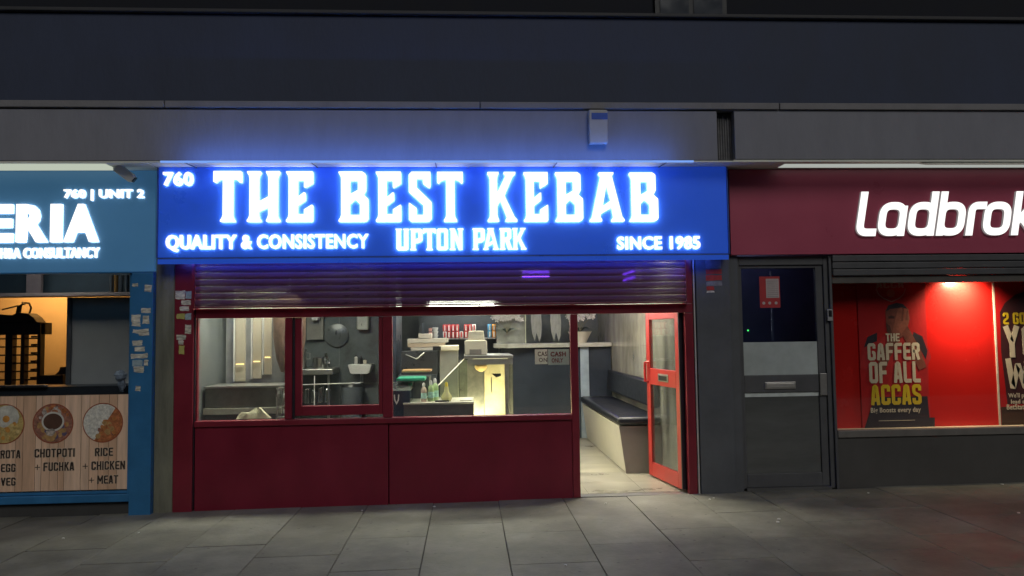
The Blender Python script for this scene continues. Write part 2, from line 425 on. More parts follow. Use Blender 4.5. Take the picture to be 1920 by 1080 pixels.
Bx(3.3, 8.9, -.30, -.12, 3.4285, 3.4295).build('soffit_light', glow('soffit_strip_pale', (.95, 1, .92), .42), terr)  # added glowing surface, same purpose over the red sign
Bx(-3.105, 2.72, -.397, -.0, 3.428, 3.442).build('soffit', soffit_m, terr)
Bx(2.725, 9, -.397, -.0, 3.430, 3.450).build('soffit', soffit_m, terr, label='cracked pale soffit strip over the dark red sign')
MB().prism([(4.72, 3.420), (4.95, 3.427), (9, 3.427), (9, 3.415), (4.80, 3.412)], -.385, -.33).build('loose_soffit_board', soffit_m, terr)
Bx(-3.15, -2.965, -.03, .3, -.06, 3.42).build('pillar', pillar_m, terr, bevel=.006, label='grimy olive concrete pillar between the blue and red frames')
Bx(2.405, 2.775, -.05, .4, -.02, 3.42).build('pillar', pilaster_m, terr, bevel=.008, label='dark grey pilaster right of the red shop')
Bx(2.775, 2.87, -.01, .35, -.02, 3.42).build('pillar', pilaster_m, terr, label='narrow dark return beside the grey door')
Bx(-9, 9, 7.6, 7.9, -.1, 9).build('rear_wall', upper_m, terr)
Bx(-9, 9, .9, 7.6, 3.3, 3.5).build('floor_slab', concrete, terr)
Bx(-9.2, -9, .0, 7.6, -.1, 9).build('end_wall', upper_m, terr); Bx(9, 9.2, 0, 7.6, -.1, 9).build('end_wall', upper_m, terr)

# ------------------------------------------------------------------ illuminated fascia sign of the red shop
BL = glow
ks = thing('fascia_sign', 'bright blue lit fascia sign reading THE BEST KEBAB', 'sign', (-.18, -.1, 2.5))
panel_b = mat('blue_sign_acrylic', (.03, .13, .8), .3, var=.06, scale=1.5, emit=(.035, .14, .95), es=.2)
Bx(-3.07, 2.712, -.20, -.012, 2.515, 3.425).build('panel', panel_b, ks, bevel=.004)
Bx(-3.086, -3.074, -.205, -.0, 2.51, 3.42).build('edge_trim', mat('blue_trim', (.06, .12, .4), .3), ks)
Bx(2.716, 2.728, -.205, -.0, 2.51, 3.42).build('edge_trim', MATS['blue_trim'], ks)
Bx(-3.07, 2.712, -.204, -.012, 2.497, 2.512).build('edge_trim', MATS['blue_trim'], ks)
ls_ = Bx(-2.75, 2.05, -.599, -.586, 3.386, 3.396).build('light_strip', glow('blue_white_strip', (.08, .24, 1.0), 38.0), ks)  # added strip, makes the blue glow on the beam
MB().box(-2.9, 2.25, -.606, -.600, 3.381, 3.3985).box(-2.9, 2.25, -.600, -.586, 3.381, 3.3855).build('strip_diffuser', glow('strip_diffuser_blue', (.22, .42, 1.0), .9), ks)  # glowing cover of the added strip
for x in (-2.7, -1.5, -.3, .9, 2.0): MB().tube([(x, -.204, 3.418), (x, -.585, 3.392)], .005, 6).build('lamp_arm', black_m, ks)  # arms carrying the added strip
Bx(-3.07, 2.712, -.204, -.198, 2.448, 2.4965).build('lower_lip', panel_b, ks)  # added lip, glows blue and hides the strip behind it
Bx(-2.9, 2.5, -.194, -.18, 2.458, 2.492).build('light_strip', glow('blue_under_strip', (.06, .15, 1.0), 13), ks)  # added strip, throws the blue glow on the shutter
LET = {
 'T': ([(0,100),(55,100),(55,79),(52,77.5),(48,82),(43,84.5),(38,85.5),(37,84),(37,13),(38.5,8),(42,3),(42,0),(14,0),(14,3),(17.5,8),(19,13),(19,84),(18,85.5),(12,84.5),(7,82),(3,77.5),(0,79)], []),
 'H': ([(0,100),(27,100),(27,97),(23.5,92),(22,87),(22,38.5),(43,49.7),(43,87),(41.5,92),(38.5,97),(38.5,100),(65.5,100),(65.5,97),(62,92),(60.5,87),(60.5,13),(62,8),(66,3),(66,0),(39,0),(39,3),(41.5,8),(43,13),(43,30),(22,20.5),(22,13),(23.5,8),(27,3),(27,0),(0,0),(0,3),(3.5,8),(5,13),(5,87),(3.5,92),(0,97)], []),
 'E': ([(0,100),(53,100),(53,77),(38,68.5),(36,68.5),(36,83),(22,83),(22,47.5),(35,58),(38,58),(38,43),(22,32),(22,14.5),(36,14.5),(36,24),(51,33),(53,33),(53,2),(51,0),(0,0),(0,3),(3.5,8),(5,13),(5,87),(3.5,92),(0,97)], []),
 'B': ([(0,100),(47,100),(53,96),(54,93),(54,63),(49,54),(58,46),(58.5,43),(58.5,6),(56,2),(51,0),(0,0),(0,3),(3.5,8),(5,13),(5,87),(3.5,92),(0,97)], [[(22,82.5),(38.5,82.5),(38.5,63),(22,54)], [(21.5,13),(21.5,35),(32,45),(42.5,35),(42.5,13)]]),
 'S': ([(6,100),(46,100),(46,71),(43,68),(31,76),(30,78),(30,87),(16,87),(16,69),(48,39),(48,6),(42,0),(5,0),(0,4),(0,37),(2,37),(16,27),(16,13),(31,13),(31,33),(0,60),(0,94)], []),
 'K': ([(0,100),(24,100),(24,97),(21.5,92),(20.5,87),(20.5,58),(38.5,92),(38,95),(35,97),(35,100),(60,100),(60,97),(54,91),(36,52),(57,9),(63,3),(63,0),(38,0),(38,3),(41,8),(27.5,43),(20.5,31),(20.5,13),(21.5,8),(24,3),(24,0),(0,0),(0,3),(3.5,8),(5,13),(5,87),(3.5,92),(0,97)], []),
 'A': ([(20,100),(51,100),(51,97),(47.5,92),(68,9),(73,3),(73,0),(46,0),(46,3),(50.5,9),(47.5,29),(22.5,15),(21.5,9),(25,3),(25,0),(0,0),(0,3),(5,9),(24,92),(20,97)], [[(36,77),(45.5,43),(27,31)]]),
 'U': ([(0,100),(22,100),(22,96),(19,92),(19,16),(31,16),(31,92),(28,96),(28,100),(50,100),(50,96),(47,92),(47,6),(41,0),(9,0),(3,6),(3,92),(0,96)], []),
 'P': ([(0,100),(42,100),(49,94),(49,46),(38,36),(20,32),(20,8),(24,4),(24,0),(0,0),(0,4),(4,8),(4,92),(0,96)], [[(20,85),(33,85),(33,56),(20,50)]]),
 'O': ([(7,100),(42,100),(49,94),(49,6),(42,0),(7,0),(0,6),(0,94)], [[(16,85),(33,85),(33,15),(16,15)]]),
 'N': ([(0,100),(20,100),(34,50),(34,92),(30,96),(30,100),(52,100),(52,96),(48,92),(48,0),(34,0),(18,56),(18,8),(22,4),(22,0),(0,0),(0,4),(4,8),(4,92),(0,96)], []),
 'R': ([(0,100),(42,100),(49,94),(49,54),(40,44),(51,6),(54,0),(36,0),(25,38),(20,38),(20,8),(24,4),(24,0),(0,0),(0,4),(4,8),(4,92),(0,96)], [[(20,85),(33,85),(33,60),(20,54)]]),
}
def set_word(spec, z0f, z1f, y, depth, m):
    for ch, xa, xb in spec:
        o, h = LET[ch]; w = max(p[0] for p in o) / 100
        poly_letter(o, h, xa, z0f(xa), (xb - xa) / w, z1f(xa) - z0f(xa), y, depth, m, ks)
big = [('T', -2.517, -2.247), ('H', -2.187, -1.866), ('E', -1.802, -1.542), ('B', -1.282, -.990), ('E', -.910, -.660), ('S', -.580, -.353), ('T', -.294, -.034),
       ('K', .217, .517), ('E', .588, .833), ('B', .912, 1.193), ('A', 1.265, 1.620), ('B', 1.681, 1.972)]
set_word(big, lambda x: 2.862 - .004 * (x + 2), lambda x: 3.37 - .005 * (x + 2), -.262, .045, LETTER)
UPX = [(-0.716, -0.582), (-0.571, -0.448), (-0.442, -0.313), (-0.303, -0.190), (-0.173, -0.033),
       (0.059, 0.184), (0.167, 0.325), (0.335, 0.466), (0.466, 0.608)]
set_word([(c, a, b) for c, (a, b) in zip('UPTONPARK', UPX)], lambda x: 2.567, lambda x: 2.785, -.25, .035, LETTER_SMALL)
lettering('760', -3.017, -2.727, 3.23, 3.372, -.24, .03, LETTER_SMALL, ks, .026, True)
lettering('QUALITY & CONSISTENCY', -2.984, -.990, 2.566, 2.738, -.24, .03, LETTER_SMALL, ks, .028, True)
lettering('SINCE 1985', 1.544, 2.410, 2.556, 2.694, -.24, .03, LETTER_SMALL, ks, .028, True)

# ------------------------------------------------------------------ neighbouring signs
ls = thing('fascia_sign', 'teal blue fascia sign ending in big white letters ERIA', 'sign', (-5.5, 0, 2.4))
panel_t = mat('teal_sign_acrylic', (.06, .16, .30), .35, var=.1, scale=1.2, emit=(.08, .26, .5), es=.25)
Bx(-7.4, -3.157, -.06, -.005, 2.39, 3.42).build('panel', panel_t, ls, bevel=.004)
Bx(-7.4, -3.157, -.075, -.005, 2.375, 2.387).build('edge_trim', blue_m, ls)
for c, a, b in (('E', -4.84, -4.536), ('R', -4.50, -4.198), ('I', -4.168, -4.062), ('A', -4.040, -3.703)):
    lettering(c, a, b, 2.69, 3.075, -.10, .035, LETTER, ls, .05 if c != 'I' else .09, True)
lettering('760 | UNIT 2', -4.048, -3.264, 3.11, 3.226, -.095, .03, LETTER_SMALL, ls, .022, True)
lettering('H&A CONSULTANCY', -4.659, -3.694, 2.53, 2.636, -.095, .03, LETTER_SMALL, ls, .022, True)

rs = thing('fascia_sign', 'dark red fascia sign with white slanted lowercase letters', 'sign', (5.5, 0, 2.5))
panel_r = mat('red_sign_panel', (.46, .09, .15), .3, var=.08, scale=1.0)
Bx(2.79, 9, -.06, -.005, 2.51, 3.425).build('panel', panel_r, rs, bevel=.004)
def slant(name_pts, x0, base, H, w, t):
    mb = MB()
    for k, (pts, cl, r) in enumerate(name_pts):
        pts = chamfer(pts, r, cl) if r else pts
        strip(mb, pts, t, cl, lambda u, v: (x0 + u + .19 * v, base + v), -.092 - .001 * k, .03)
    mb.build('letter', LETTER_RED, rs)
t = .080; h = t / 2; xh = .365; LW = .304; ring = lambda x: [(x + h, h), (x + LW - h, h), (x + LW - h, xh - h), (x + h, xh - h)]
B0 = 2.697
slant([([(h, .478), (h, h), (.225, h)], 0, .1)], 4.128, B0, 0, 0, t)
slant([(ring(0), 1, .1), ([(LW - h, 0), (LW - h, xh - .04)], 0, 0)], 4.362, B0, 0, 0, t)
slant([(ring(0), 1, .1), ([(LW - h, 0), (LW - h, .478)], 0, 0)], 4.690, B0, 0, 0, t)
slant([(ring(0), 1, .1), ([(h, 0), (h, .478)], 0, 0)], 5.016, B0, 0, 0, t)
slant([([(h, 0), (h, xh - h), (.20, xh - h)], 0, .1)], 5.345, B0, 0, 0, t)
slant([(ring(0), 1, .1)], 5.527, B0, 0, 0, t)
slant([([(h, 0), (h, .478)], 0, 0), ([(h, .14), (.25, xh + .01)], 0, 0), ([(.1, .19), (.28, -.01)], 0, 0)], 5.855, B0, 0, 0, t)
# ------------------------------------------------------------------ things fixed to the beam
al = thing('alarm_box', 'white burglar alarm box with a blue stripe on the concrete beam', 'alarm box', (1.32, -.4, 3.59))
MB().prism([(1.235, 3.60), (1.425, 3.60), (1.425, 3.945), (1.235, 3.945)], -.475, -.402).build('cover', mat('aged_white_plastic', (.42, .42, .43), .5, var=.1), al, bevel=.012)  # cover greyer than the other white plastic
Bx(1.262, 1.424, -.479, -.474, 3.845, 3.91).build('stripe', mat('alarm_blue', (.01, .08, .4), .4), al)
ca = thing('security_camera', 'white bullet camera hanging under the soffit by the blue sign', 'camera', (-3.4, -.22, 3.42))
mb = MB(); mb.lathe([(.055, 0), (.055, -.02), (.03, -.045)], (-3.46, -.2, 3.424)); mb.build('mount', white_m, ca, smooth=True)
mb = MB(); mb.M = Matrix.Translation((-3.40, -.22, 3.365)) @ Matrix.Rotation(math.radians(38), 4, 'Y') @ Matrix.Rotation(math.radians(8), 4, 'Z')
mb.prism([(-.09, -.045), (.09, -.045), (.115, -.03), (.115, .035), (.09, .045), (-.09, .045)], -.04, .04); mb.build('housing', white_m, ca, bevel=.012)
mb = MB(); mb.M = Matrix.Translation((-3.40, -.22, 3.365)) @ Matrix.Rotation(math.radians(38), 4, 'Y') @ Matrix.Rotation(math.radians(8), 4, 'Z')
mb.box(.114, .122, -.03, .03, -.025, .03); mb.build('lens', black_m, ca)

# ------------------------------------------------------------------ the red shopfront
sf = thing('shopfront', 'red shopfront with open glass door and three windows', 'shopfront', (-.3, 0, 0))
Bx(-2.957, -2.768, -.05, .06, -.03, 2.50).build('post', red_m, sf, bevel=.005)
Bx(-2.755, -2.74, -.0, .05, .84, 2.50).build('frame_stile', red_m, sf, bevel=.003)
Bx(-1.865, -1.792, -.02, .05, .875, 1.905).build('mullion', red_m, sf, bevel=.004)
Bx(-.874, -.776, -.025, .05, .875, 1.905).build('mullion', red_m, sf, bevel=.004)
Bx(1.070, 1.146, -.03, .05, .015, 1.905).build('door_post', red_m, sf, bevel=.004)
Bx(-2.755, 2.372, -.03, .05, 1.908, 2.005).build('head_rail', red_m, sf, bevel=.005)
Bx(2.285, 2.372, -.03, .06, .0, 1.905).build('door_post', red_m, sf, bevel=.004)
Bx(2.285, 2.372, -.03, .06, 2.008, 2.50).build('post', red_m, sf, bevel=.004)
Bx(2.378, 2.392, -.045, -.02, .0, 2.5).build('pale_edge_strip', mat('pale_sealant', (.45, .44, .42), .6), sf)
Bx(-2.755, 1.068, -.05, .05, .815, .872).build('sill', red_m, sf, bevel=.006)
Bx(-2.752, -.822, -.025, .04, -.03, .812).build('riser_panel', riser_m, sf, bevel=.004)
Bx(-2.75, 1.06, .045, .06, -.03, .81).build('riser_backing', seal_m, sf)  # unseen plate added to stop interior light leaking between the panels
Bx(-.812, 1.067, -.020, .04, -.01, .812).build('riser_panel', riser_m, sf, bevel=.004)
Bx(-2.738, -1.867, .0, .008, .874, 1.906).build('pane', window_glass, sf)
Bx(-.774, 1.068, .0, .008, .874, 1.906).build('pane', window_glass, sf)
Bx(-2.738, 2.283, .01, .018, 2.007, 2.50).build('transom_pane', window_glass, sf)
for x in (-.825, 1.10): Bx(x - .025, x + .025, .0, .04, 2.007, 2.5).build('transom_bar', red_m, sf)
for x0, x1 in ((-2.766, -2.757),): Bx(x0, x1, -.03, .0, -.0, 2.0).build('seal', seal_m, sf)
sash = MB().box(-1.765, -1.70, -.005, .055, .905, 1.905).box(-.915, -.878, -.005, .055, .905, 1.905).box(-1.70, -.915, -.005, .055, .905, 1.002).build('sliding_sash', red_m, sf, bevel=.004)
Bx(-1.70, -.915, .02, .028, 1.002, 1.906).build('pane', window_glass, sash)
Bx(-1.79, -1.768, .0, .03, .875, 1.906).build('seal', seal_m, sash)
# door leaf, swung inwards on its right-hand hinges
Hx, Hy, Wd = 2.262, .075, .93
dv = Vector((2.125 - Hx, .99 - Hy, 0)).normalized()
DM = Matrix(((dv.x, -dv.y, 0, Hx), (dv.y, dv.x, 0, Hy), (0, 0, 1, 0), (0, 0, 0, 1)))
def dmb(): m = MB(); m.M = DM; return m
lm = dmb()
lm.box(0, .105, -.022, .022, .045, 1.94).box(Wd - .10, Wd, -.022, .022, .045, 1.94)
lm.box(.105, Wd - .10, -.022, .022, .045, .20).box(.105, Wd - .10, -.022, .022, 1.10, 1.285).box(.105, Wd - .10, -.022, .022, 1.85, 1.94)
door = lm.build('door', mat('bright_red_door_paint', (.43, .032, .028), .35, var=.1), sf, bevel=.004)
dmb().box(.105, Wd - .10, -.004, .004, .20, 1.10).build('pane', window_glass, door)
dmb().box(.105, Wd - .10, -.004, .004, 1.285, 1.85).build('pane', window_glass, door)
m = dmb(); m.tube([(Wd - .05, .02, 1.12), (Wd - .05, .062, 1.135), (Wd - .05, .065, 1.25), (Wd - .05, .062, 1.35), (Wd - .05, .02, 1.365)], .016, 10)
m.build('handle', mat('red_handle', (.5, .03, .03), .3), door, smooth=True)
dmb().box(.30, .58, .022, .03, 1.15, 1.235).build('letterbox', steel_dull, door, bevel=.003)
dmb().box(.33, .55, .030, .033, 1.165, 1.215).build('letterbox_slot', black_m, door)
dmb().box(Wd, Wd + .012, -.018, .018, .05, 1.93).build('edge_seal', seal_m, door)
dmb().box(-.02, -.001, -.03, .03, .05, 1.93).build('hinge_seal', seal_m, door)
Bx(1.148, 2.283, -.03, .10, .003, .024).build('threshold', steel_dull, sf)

# perforated roller shutter, mostly rolled up
sh = thing('roller_shutter', 'partly lowered dark red slatted shutter under the blue sign', 'shutter', (-.2, -.09, 2.1))
sl_m = perforated('perforated_red_slat', (.11, .035, .085), .2)  # the sign's blue light is tinted into the slat red
def slat(z):
    pr = [(-.105, z), (-.092, z), (-.088, z + .03), (-.092, z + .0655), (-.105, z + .0655), (-.112, z + .048), (-.114, z + .03), (-.112, z + .015)]
    return MB().prism(pr, -2.735, 2.28, 'x')
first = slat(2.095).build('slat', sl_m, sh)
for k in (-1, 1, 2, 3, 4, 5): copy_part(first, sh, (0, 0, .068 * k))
Bx(-2.735, 2.28, -.118, -.085, 2.008, 2.0255).build('bottom_bar', mat('shutter_bar', (.16, .025, .045), .4), sh, bevel=.003)
Bx(-2.765, -2.737, -.125, -.06, 2.008, 2.51).build('guide_rail', red_m, sh); Bx(2.284, 2.312, -.125, -.06, 2.008, 2.51).build('guide_rail', red_m, sh)

# paper scraps stuck on the frames
def stickers(parent, y, lst, m=paper_m):
    for x0, x1, z1, z0, rot in lst:
        mb = MB(); mb.M = Matrix.Translation(((x0 + x1) / 2, 0, (z0 + z1) / 2)) @ Matrix.Rotation(rot, 4, 'Y')
        w, hh = (x1 - x0) / 2, (z1 - z0) / 2
        n = 9; pts = []
        for (ax, az), (bx, bz) in zip([(-w, -hh), (w, -hh), (w, hh), (-w, hh)], [(w, -hh), (w, hh), (-w, hh), (-w, -hh)]):
            for q in range(3):
                f = q / 3; pts.append((ax + (bx - ax) * f + random.uniform(-.004, .004), az + (bz - az) * f + random.uniform(-.004, .004)))
        mb.prism(pts, y - .0015, y - .0003)
        mb.build('sticker', m, parent)
yl = mat('yellow_sticker', (.45, .42, .12), .7, var=.2, scale=20)
bl = mat('pale_blue_sticker', (.3, .4, .45), .7, var=.25, scale=20)
stickers(sf, -.05, [(-2.950, -2.857, 2.192, 2.105, 0), (-2.890, -2.795, 2.094, 2.046, .05), (-2.905, -2.815, 2.030, 1.986, 0),
    (-2.85, -2.79, 1.846, 1.755, 0), (-2.935, -2.842, 1.744, 1.696, 0), (-2.915, -2.865, 1.690, 1.647, .1)])
stickers(sf, -.05, [(-2.935, -2.855, 1.959, 1.905, 0), (-2.91, -2.855, 1.636, 1.551, .03)], yl)
stickers(sf, -.05, [(-2.85, -2.79, 1.959, 1.895, 0), (-2.85, -2.79, 2.186, 2.111, 0)], bl)
rd = mat('red_sticker', (.4, .03, .03), .6, var=.3, scale=20)
stickers(terr, -.05, [(2.515, 2.68, 2.468, 2.372, 0), (2.515, 2.685, 2.231, 2.186, 0)], mat('grey_sticker', (.2, .2, .22), .7, var=.3, scale=20))
stickers(terr, -.05, [(2.515, 2.685, 2.361, 2.310, 0), (2.515, 2.685, 2.299, 2.242, 0), (2.52, 2.60, 2.180, 2.141, 0)], rd)
stickers(terr, -.05, [(2.52, 2.60, 2.135, 2.113, 0)])

# ------------------------------------------------------------------ the blue cafe shopfront on the left
cf = thing('shopfront', 'blue framed cafe shopfront at the left edge', 'shopfront', (-5, 0, 0))
Bx(-3.362, -3.152, -.10, .05, -.045, 2.372).build('post', blue_m, cf, bevel=.005)
Bx(-3.405, -3.366, -.04, .05, .10, 2.372).build('frame_stile', blue_m, cf, bevel=.004)
Bx(-7.4, -3.366, -.05, .05, .095, .172).build('bottom_rail', blue_m, cf, bevel=.008)
Bx(-7.4, -3.366, -.02, .05, .175, .20).build('glazing_bead', blue_m, cf, bevel=.003)
Bx(-7.4, -3.366, -.0, .05, -.08, .093).build('plinth', mat('dark_plinth', (.05, .05, .05), .8), cf)
Bx(-7.4, -3.407, .0, .008, .202, 2.372).build('pane', glass('cafe_glass', (.8, .84, .88), .06), cf)
stickers(cf, -.10, [(-3.355, -3.30, 2.268, 2.236, 0), (-3.235, -3.165, 2.247, 2.182, .08), (-3.265, -3.17, 2.016, 1.968, 0),
    (-3.36, -3.27, 1.952, 1.877, .03), (-3.355, -3.27, 1.872, 1.835, .1), (-3.25, -3.185, 1.942, 1.861, 0), (-3.345, -3.28, 1.803, 1.766, .15),
    (-3.285, -3.185, 1.808, 1.744, -.1), (-3.345, -3.25, 1.696, 1.643, 0), (-3.325, -3.225, 1.632, 1.585, .02), (-3.36, -3.195, 1.563, 1.516, -.03),
    (-3.23, -3.19, 1.500, 1.441, .1), (-3.33, -3.23, 1.436, 1.378, .06), (-3.31, -3.26, 1.240, 1.192, .1)])
stickers(cf, -.10, [(-3.345, -3.245, 1.500, 1.441, 0)], bl)
# menu poster with the three dishes
po = thing('menu_poster', 'wood patterned food poster with three round dish pictures', 'poster', (-4.4, -.01, .21))
pw = mat('printed_wood_paper', (.42, .30, .20), .6, var=.25, scale=3, stretch=(6, 1, .5))
xs = [-6.0, -5.6, -5.2, -4.9, -4.66, -4.50, -4.43, -4.31, -4.25, -4.17, -4.09, -4.03, -3.87, -3.79, -3.70, -3.60, -3.52, -3.375 - .03]
tones = [mat('printed_wood_%s' % n, c, .6, var=.22, scale=3, stretch=(6, 1, .5)) for n, c in (('tan', (.74, .49, .34)), ('buff', (.79, .55, .40)), ('brown', (.66, .42, .28)))]
for i in range(len(xs) - 1):
    Bx(xs[i] + .002, xs[i + 1] - .002, -.0115, -.003, .215, 1.155).build('printed_plank', tones[(i * 2 + i // 3) % 3], po)
Bx(-6.0, -3.405, -.008, -.002, .212, 1.158).build('backing', mat('print_dark_line', (.10, .065, .04), .6), po)
ring_m = mat('print_rust_ring', (.30, .07, .03), .6)
def dish(cx, cz, r):
    MB().lathe([(r, 0), (r, .0012)], (cx, -.0135, cz), 40, 'y').build('dish_rim', ring_m, po)
    return cx, cz, r - .010
def disc(cx, cz, r, m, y, parent=None, ex=1.0, n=20, name='dish_print', jag=0.0):
    pts = [(cx + ex * r * (1 + random.uniform(-jag, jag)) * math.cos(2 * math.pi * k / n), cz + r * (1 + random.uniform(-jag, jag)) * math.sin(2 * math.pi * k / n)) for k in range(n)]
    return MB().prism(pts, y, y + .0005).build(name, m, parent or po)
def M1(n, c, s=20, v=.35): return mat(n, c, .6, var=v, scale=s)
rice = M1('print_rice', (.66, .64, .58), 40); curry = M1('print_curry', (.42, .14, .05), 30, .6); egg = M1('print_egg_white', (.55, .54, .48), 12)
yolk = M1('print_yolk', (.55, .25, .05)); omel = M1('print_omelette', (.50, .36, .13), 22, .5); potato = M1('print_potato', (.45, .26, .1), 20)
dough = M1('print_dough', (.30, .13, .09), 25, .7); sauce = M1('print_brown_sauce', (.085, .04, .025), 8); bowl = M1('print_bowl_white', (.6, .58, .53), 6, .1); salad = M1('print_pale_garnish', (.4, .34, .3), 35, .8)
cx, cz, r = dish(-3.66, .876, .198); disc(cx, cz, r, curry, -.0142, n=40)
def seg(cx, cz, r, a0, a1, m, y, n=16): 
    pts = [(cx + r * math.cos(a0 + (a1 - a0) * k / n), cz + r * math.sin(a0 + (a1 - a0) * k / n)) for k in range(n + 1)]
    MB().prism(pts, y, y + .0005).build('dish_print', m, po)
seg(cx, cz, r, math.radians(50), math.radians(245), rice, -.0149)
for k in range(26):
    a = random.uniform(-2.0, .75); q = r * random.uniform(.1, .85)
    disc(cx + q * math.cos(a), cz + q * math.sin(a), random.uniform(.012, .03), random.choice([curry, potato, dough, M1('print_orange_gravy', (.45, .17, .05), 20, .4)]), -.0156 - .00003 * k, n=8, jag=.2)
for k in range(14):
    a = math.radians(random.uniform(55, 238)); q = r * random.uniform(.45, .85)
    disc(cx + q * math.cos(a), cz + q * math.sin(a), random.uniform(.01, .02), M1('print_rice_bright', (.62, .61, .57), 60, .3), -.0156 - .00003 * k, n=7, jag=.25)
cx, cz, r = dish(-4.143, .878, .198); disc(cx, cz, r, dough, -.0142, n=40)
for k in range(40):
    a = random.uniform(0, 6.28); q = r * random.uniform(.5, .88)
    disc(cx + q * math.cos(a), cz + q * math.sin(a), random.uniform(.014, .034), [salad, dough, potato, curry][k % 4] if math.sin(a) > -.2 else [potato, potato, M1('print_purple_plate', (.12, .09, .16), 9)][k % 3], -.0149 - .00003 * k, n=8, jag=.2)
disc(cx, cz + .02, .098, bowl, -.0165, ex=1.12, n=28); disc(cx, cz + .02, .08, sauce, -.0172, ex=1.15, n=28)
disc(cx - .02, cz - .12, .058, potato, -.0168, n=14, jag=.06); disc(cx - .02, cz - .085, .04, salad, -.0173, n=10, jag=.15, ex=1.2)
cx, cz, r = dish(-4.615, .882, .198); disc(cx, cz, r, omel, -.0142, n=40)
disc(cx + .03, cz + .07, .115, egg, -.0149, n=24, jag=.05); disc(cx + .02, cz + .05, .034, yolk, -.0156, n=16); disc(cx + .1, cz + .0, .02, yolk, -.0157, n=12)
for k in range(22):
    a = random.uniform(3.3, 6.1); q = r * random.uniform(.3, .85)
    disc(cx + q * math.cos(a), cz + q * math.sin(a), random.uniform(.012, .028), [omel, yolk, M1('print_straw', (.6, .46, .2), 20)][k % 3], -.0160 - .00003 * k, n=8, jag=.2)
ink = mat('dark_brown_ink', (.035, .02, .015), .7, var=.05); halo = mat('pale_print_outline', (.6, .47, .36), .7, var=.05)
def menu(s, px0, px1, z0, z1):
    heavy(s, px0, px1, z0, z1, -.0142, ink, po, .15)
    heavy(s, px0, px1, z0, z1, -.0128, halo, po, .27)
menu('ROTA', -4.643, -4.449, .543, .625); menu('EGG', -4.635, -4.492, .41, .49); menu('VEG', -4.632, -4.489, .275, .355)
menu('CHOTPOTI', -4.316, -3.926, .545, .63); menu('+ FUCHKA', -4.310, -3.930, .41, .495)
menu('RICE', -3.732, -3.555, .545, .628); menu('+ CHICKEN', -3.848, -3.436, .41, .495); menu('+ MEAT', -3.785, -3.502, .272, .355)

# ------------------------------------------------------------------ grey door and betting shopfront on the right
gd = thing('entrance_door', 'grey glazed entrance door left of the red poster window', 'door', (3.34, .05, 0))
MB().box(2.872, 2.895, .01, .10, .05, 2.50).box(3.815, 3.862, .01, .10, .04, 2.50).box(2.895, 3.815, .01, .10, 2.405, 2.50).build('door_frame', grey_m, gd, bevel=.004)
MB().box(2.90, 2.925, .03, .08, .06, 2.40).box(3.735, 3.81, .03, .08, .06, 2.40).box(2.925, 3.735, .03, .08, 2.372, 2.40).box(2.925, 3.735, .03, .08, .06, .20).box(2.925, 3.735, .03, .08, 1.05, 1.232).build('leaf', grey_m, gd, bevel=.004)
Bx(2.925, 3.735, .05, .058, 1.585, 2.372).build('pane', glass('door_glass', (.55, .6, .72), .07), gd)
Bx(2.925, 3.735, .045, .058, 1.234, 1.583).build('frosted_pane', mat('frosted_film', (.42, .47, .47), .5, var=.2, scale=2), gd)
Bx(2.925, 3.735, .045, .058, 1.004, 1.048).build('pale_strip', mat('pale_film', (.6, .66, .66), .5), gd)
Bx(2.925, 3.735, .05, .058, .202, 1.002).build('lower_pane', mat('grey_backed_glass', (.085, .09, .09), .07, var=.25, scale=1.6, stretch=(.6, 1, 3), spec=.9), gd)
lb = Bx(3.14, 3.475, .018, .03, 1.085, 1.16).build('letterbox', mat('letterbox_aluminium', (.45, .44, .42), .35, .7), gd, bevel=.004)
Bx(3.155, 3.46, .013, .018, 1.10, 1.146).build('flap', mat('letterbox_flap', (.55, .53, .50), .35, .6), lb, bevel=.003)
Bx(3.735, 3.812, .005, .03, 1.01, 1.245).build('lock_plate', mat('lock_plate_metal', (.3, .29, .28), .4, .6), gd, bevel=.006)
Bx(2.90, 3.81, -.02, .10, .03, .058).build('threshold', mat('door_sill', (.09, .09, .09), .6), gd)
# what shows through its upper glass: a notice, a stair hall with an added light
no = thing('door_notice', 'red notice sheet stuck on the upper glass of the grey door', 'notice', (3.235, .045, 1.95))
Bx(3.125, 3.347, .044, .048, 1.95, 2.285).build('sheet', mat('red_notice_print', (.42, .03, .035), .6, var=.1), no)
Bx(3.195, 3.335, .041, .043, 2.055, 2.26).build('white_table', mat('notice_white', (.5, .45, .44), .6), no)
mb = MB()
for k in range(9): mb.box(3.205, 3.325, .039, .040, 2.065 + k * .021, 2.069 + k * .021)
mb.build('lettering', mat('notice_ink', (.2, .12, .12), .7), no)
mb = MB()
for x in (3.165, 3.23, 3.30): mb.lathe([(.016, 0), (.016, .002)], (x, .041, 2.0), 12, 'y')
mb.build('round_mark', MATS['notice_white'], no)
Bx(3.40, 3.42, .42, .44, 1.59, 2.37).build('pipe', mat('hall_pipe', (.3, .3, .34), .5), kind=None, label='pale vertical pipe behind the grey door glass', cat='pipe')
for k, (px, z) in enumerate(((3.187, 1.701), (3.087, 1.848))):
    MB().lathe([(.004, 0), (.010, .006), (.010, .012), (.004, .018)], (px, .59, z), 8).build('indicator_light', glow('green_led', (.1, 1, .15), 4), cat='indicator light', label='tiny green light inside the dark door glass, ' + ('lower of two', 'upper of two')[k], group='green indicator lights behind the grey door')

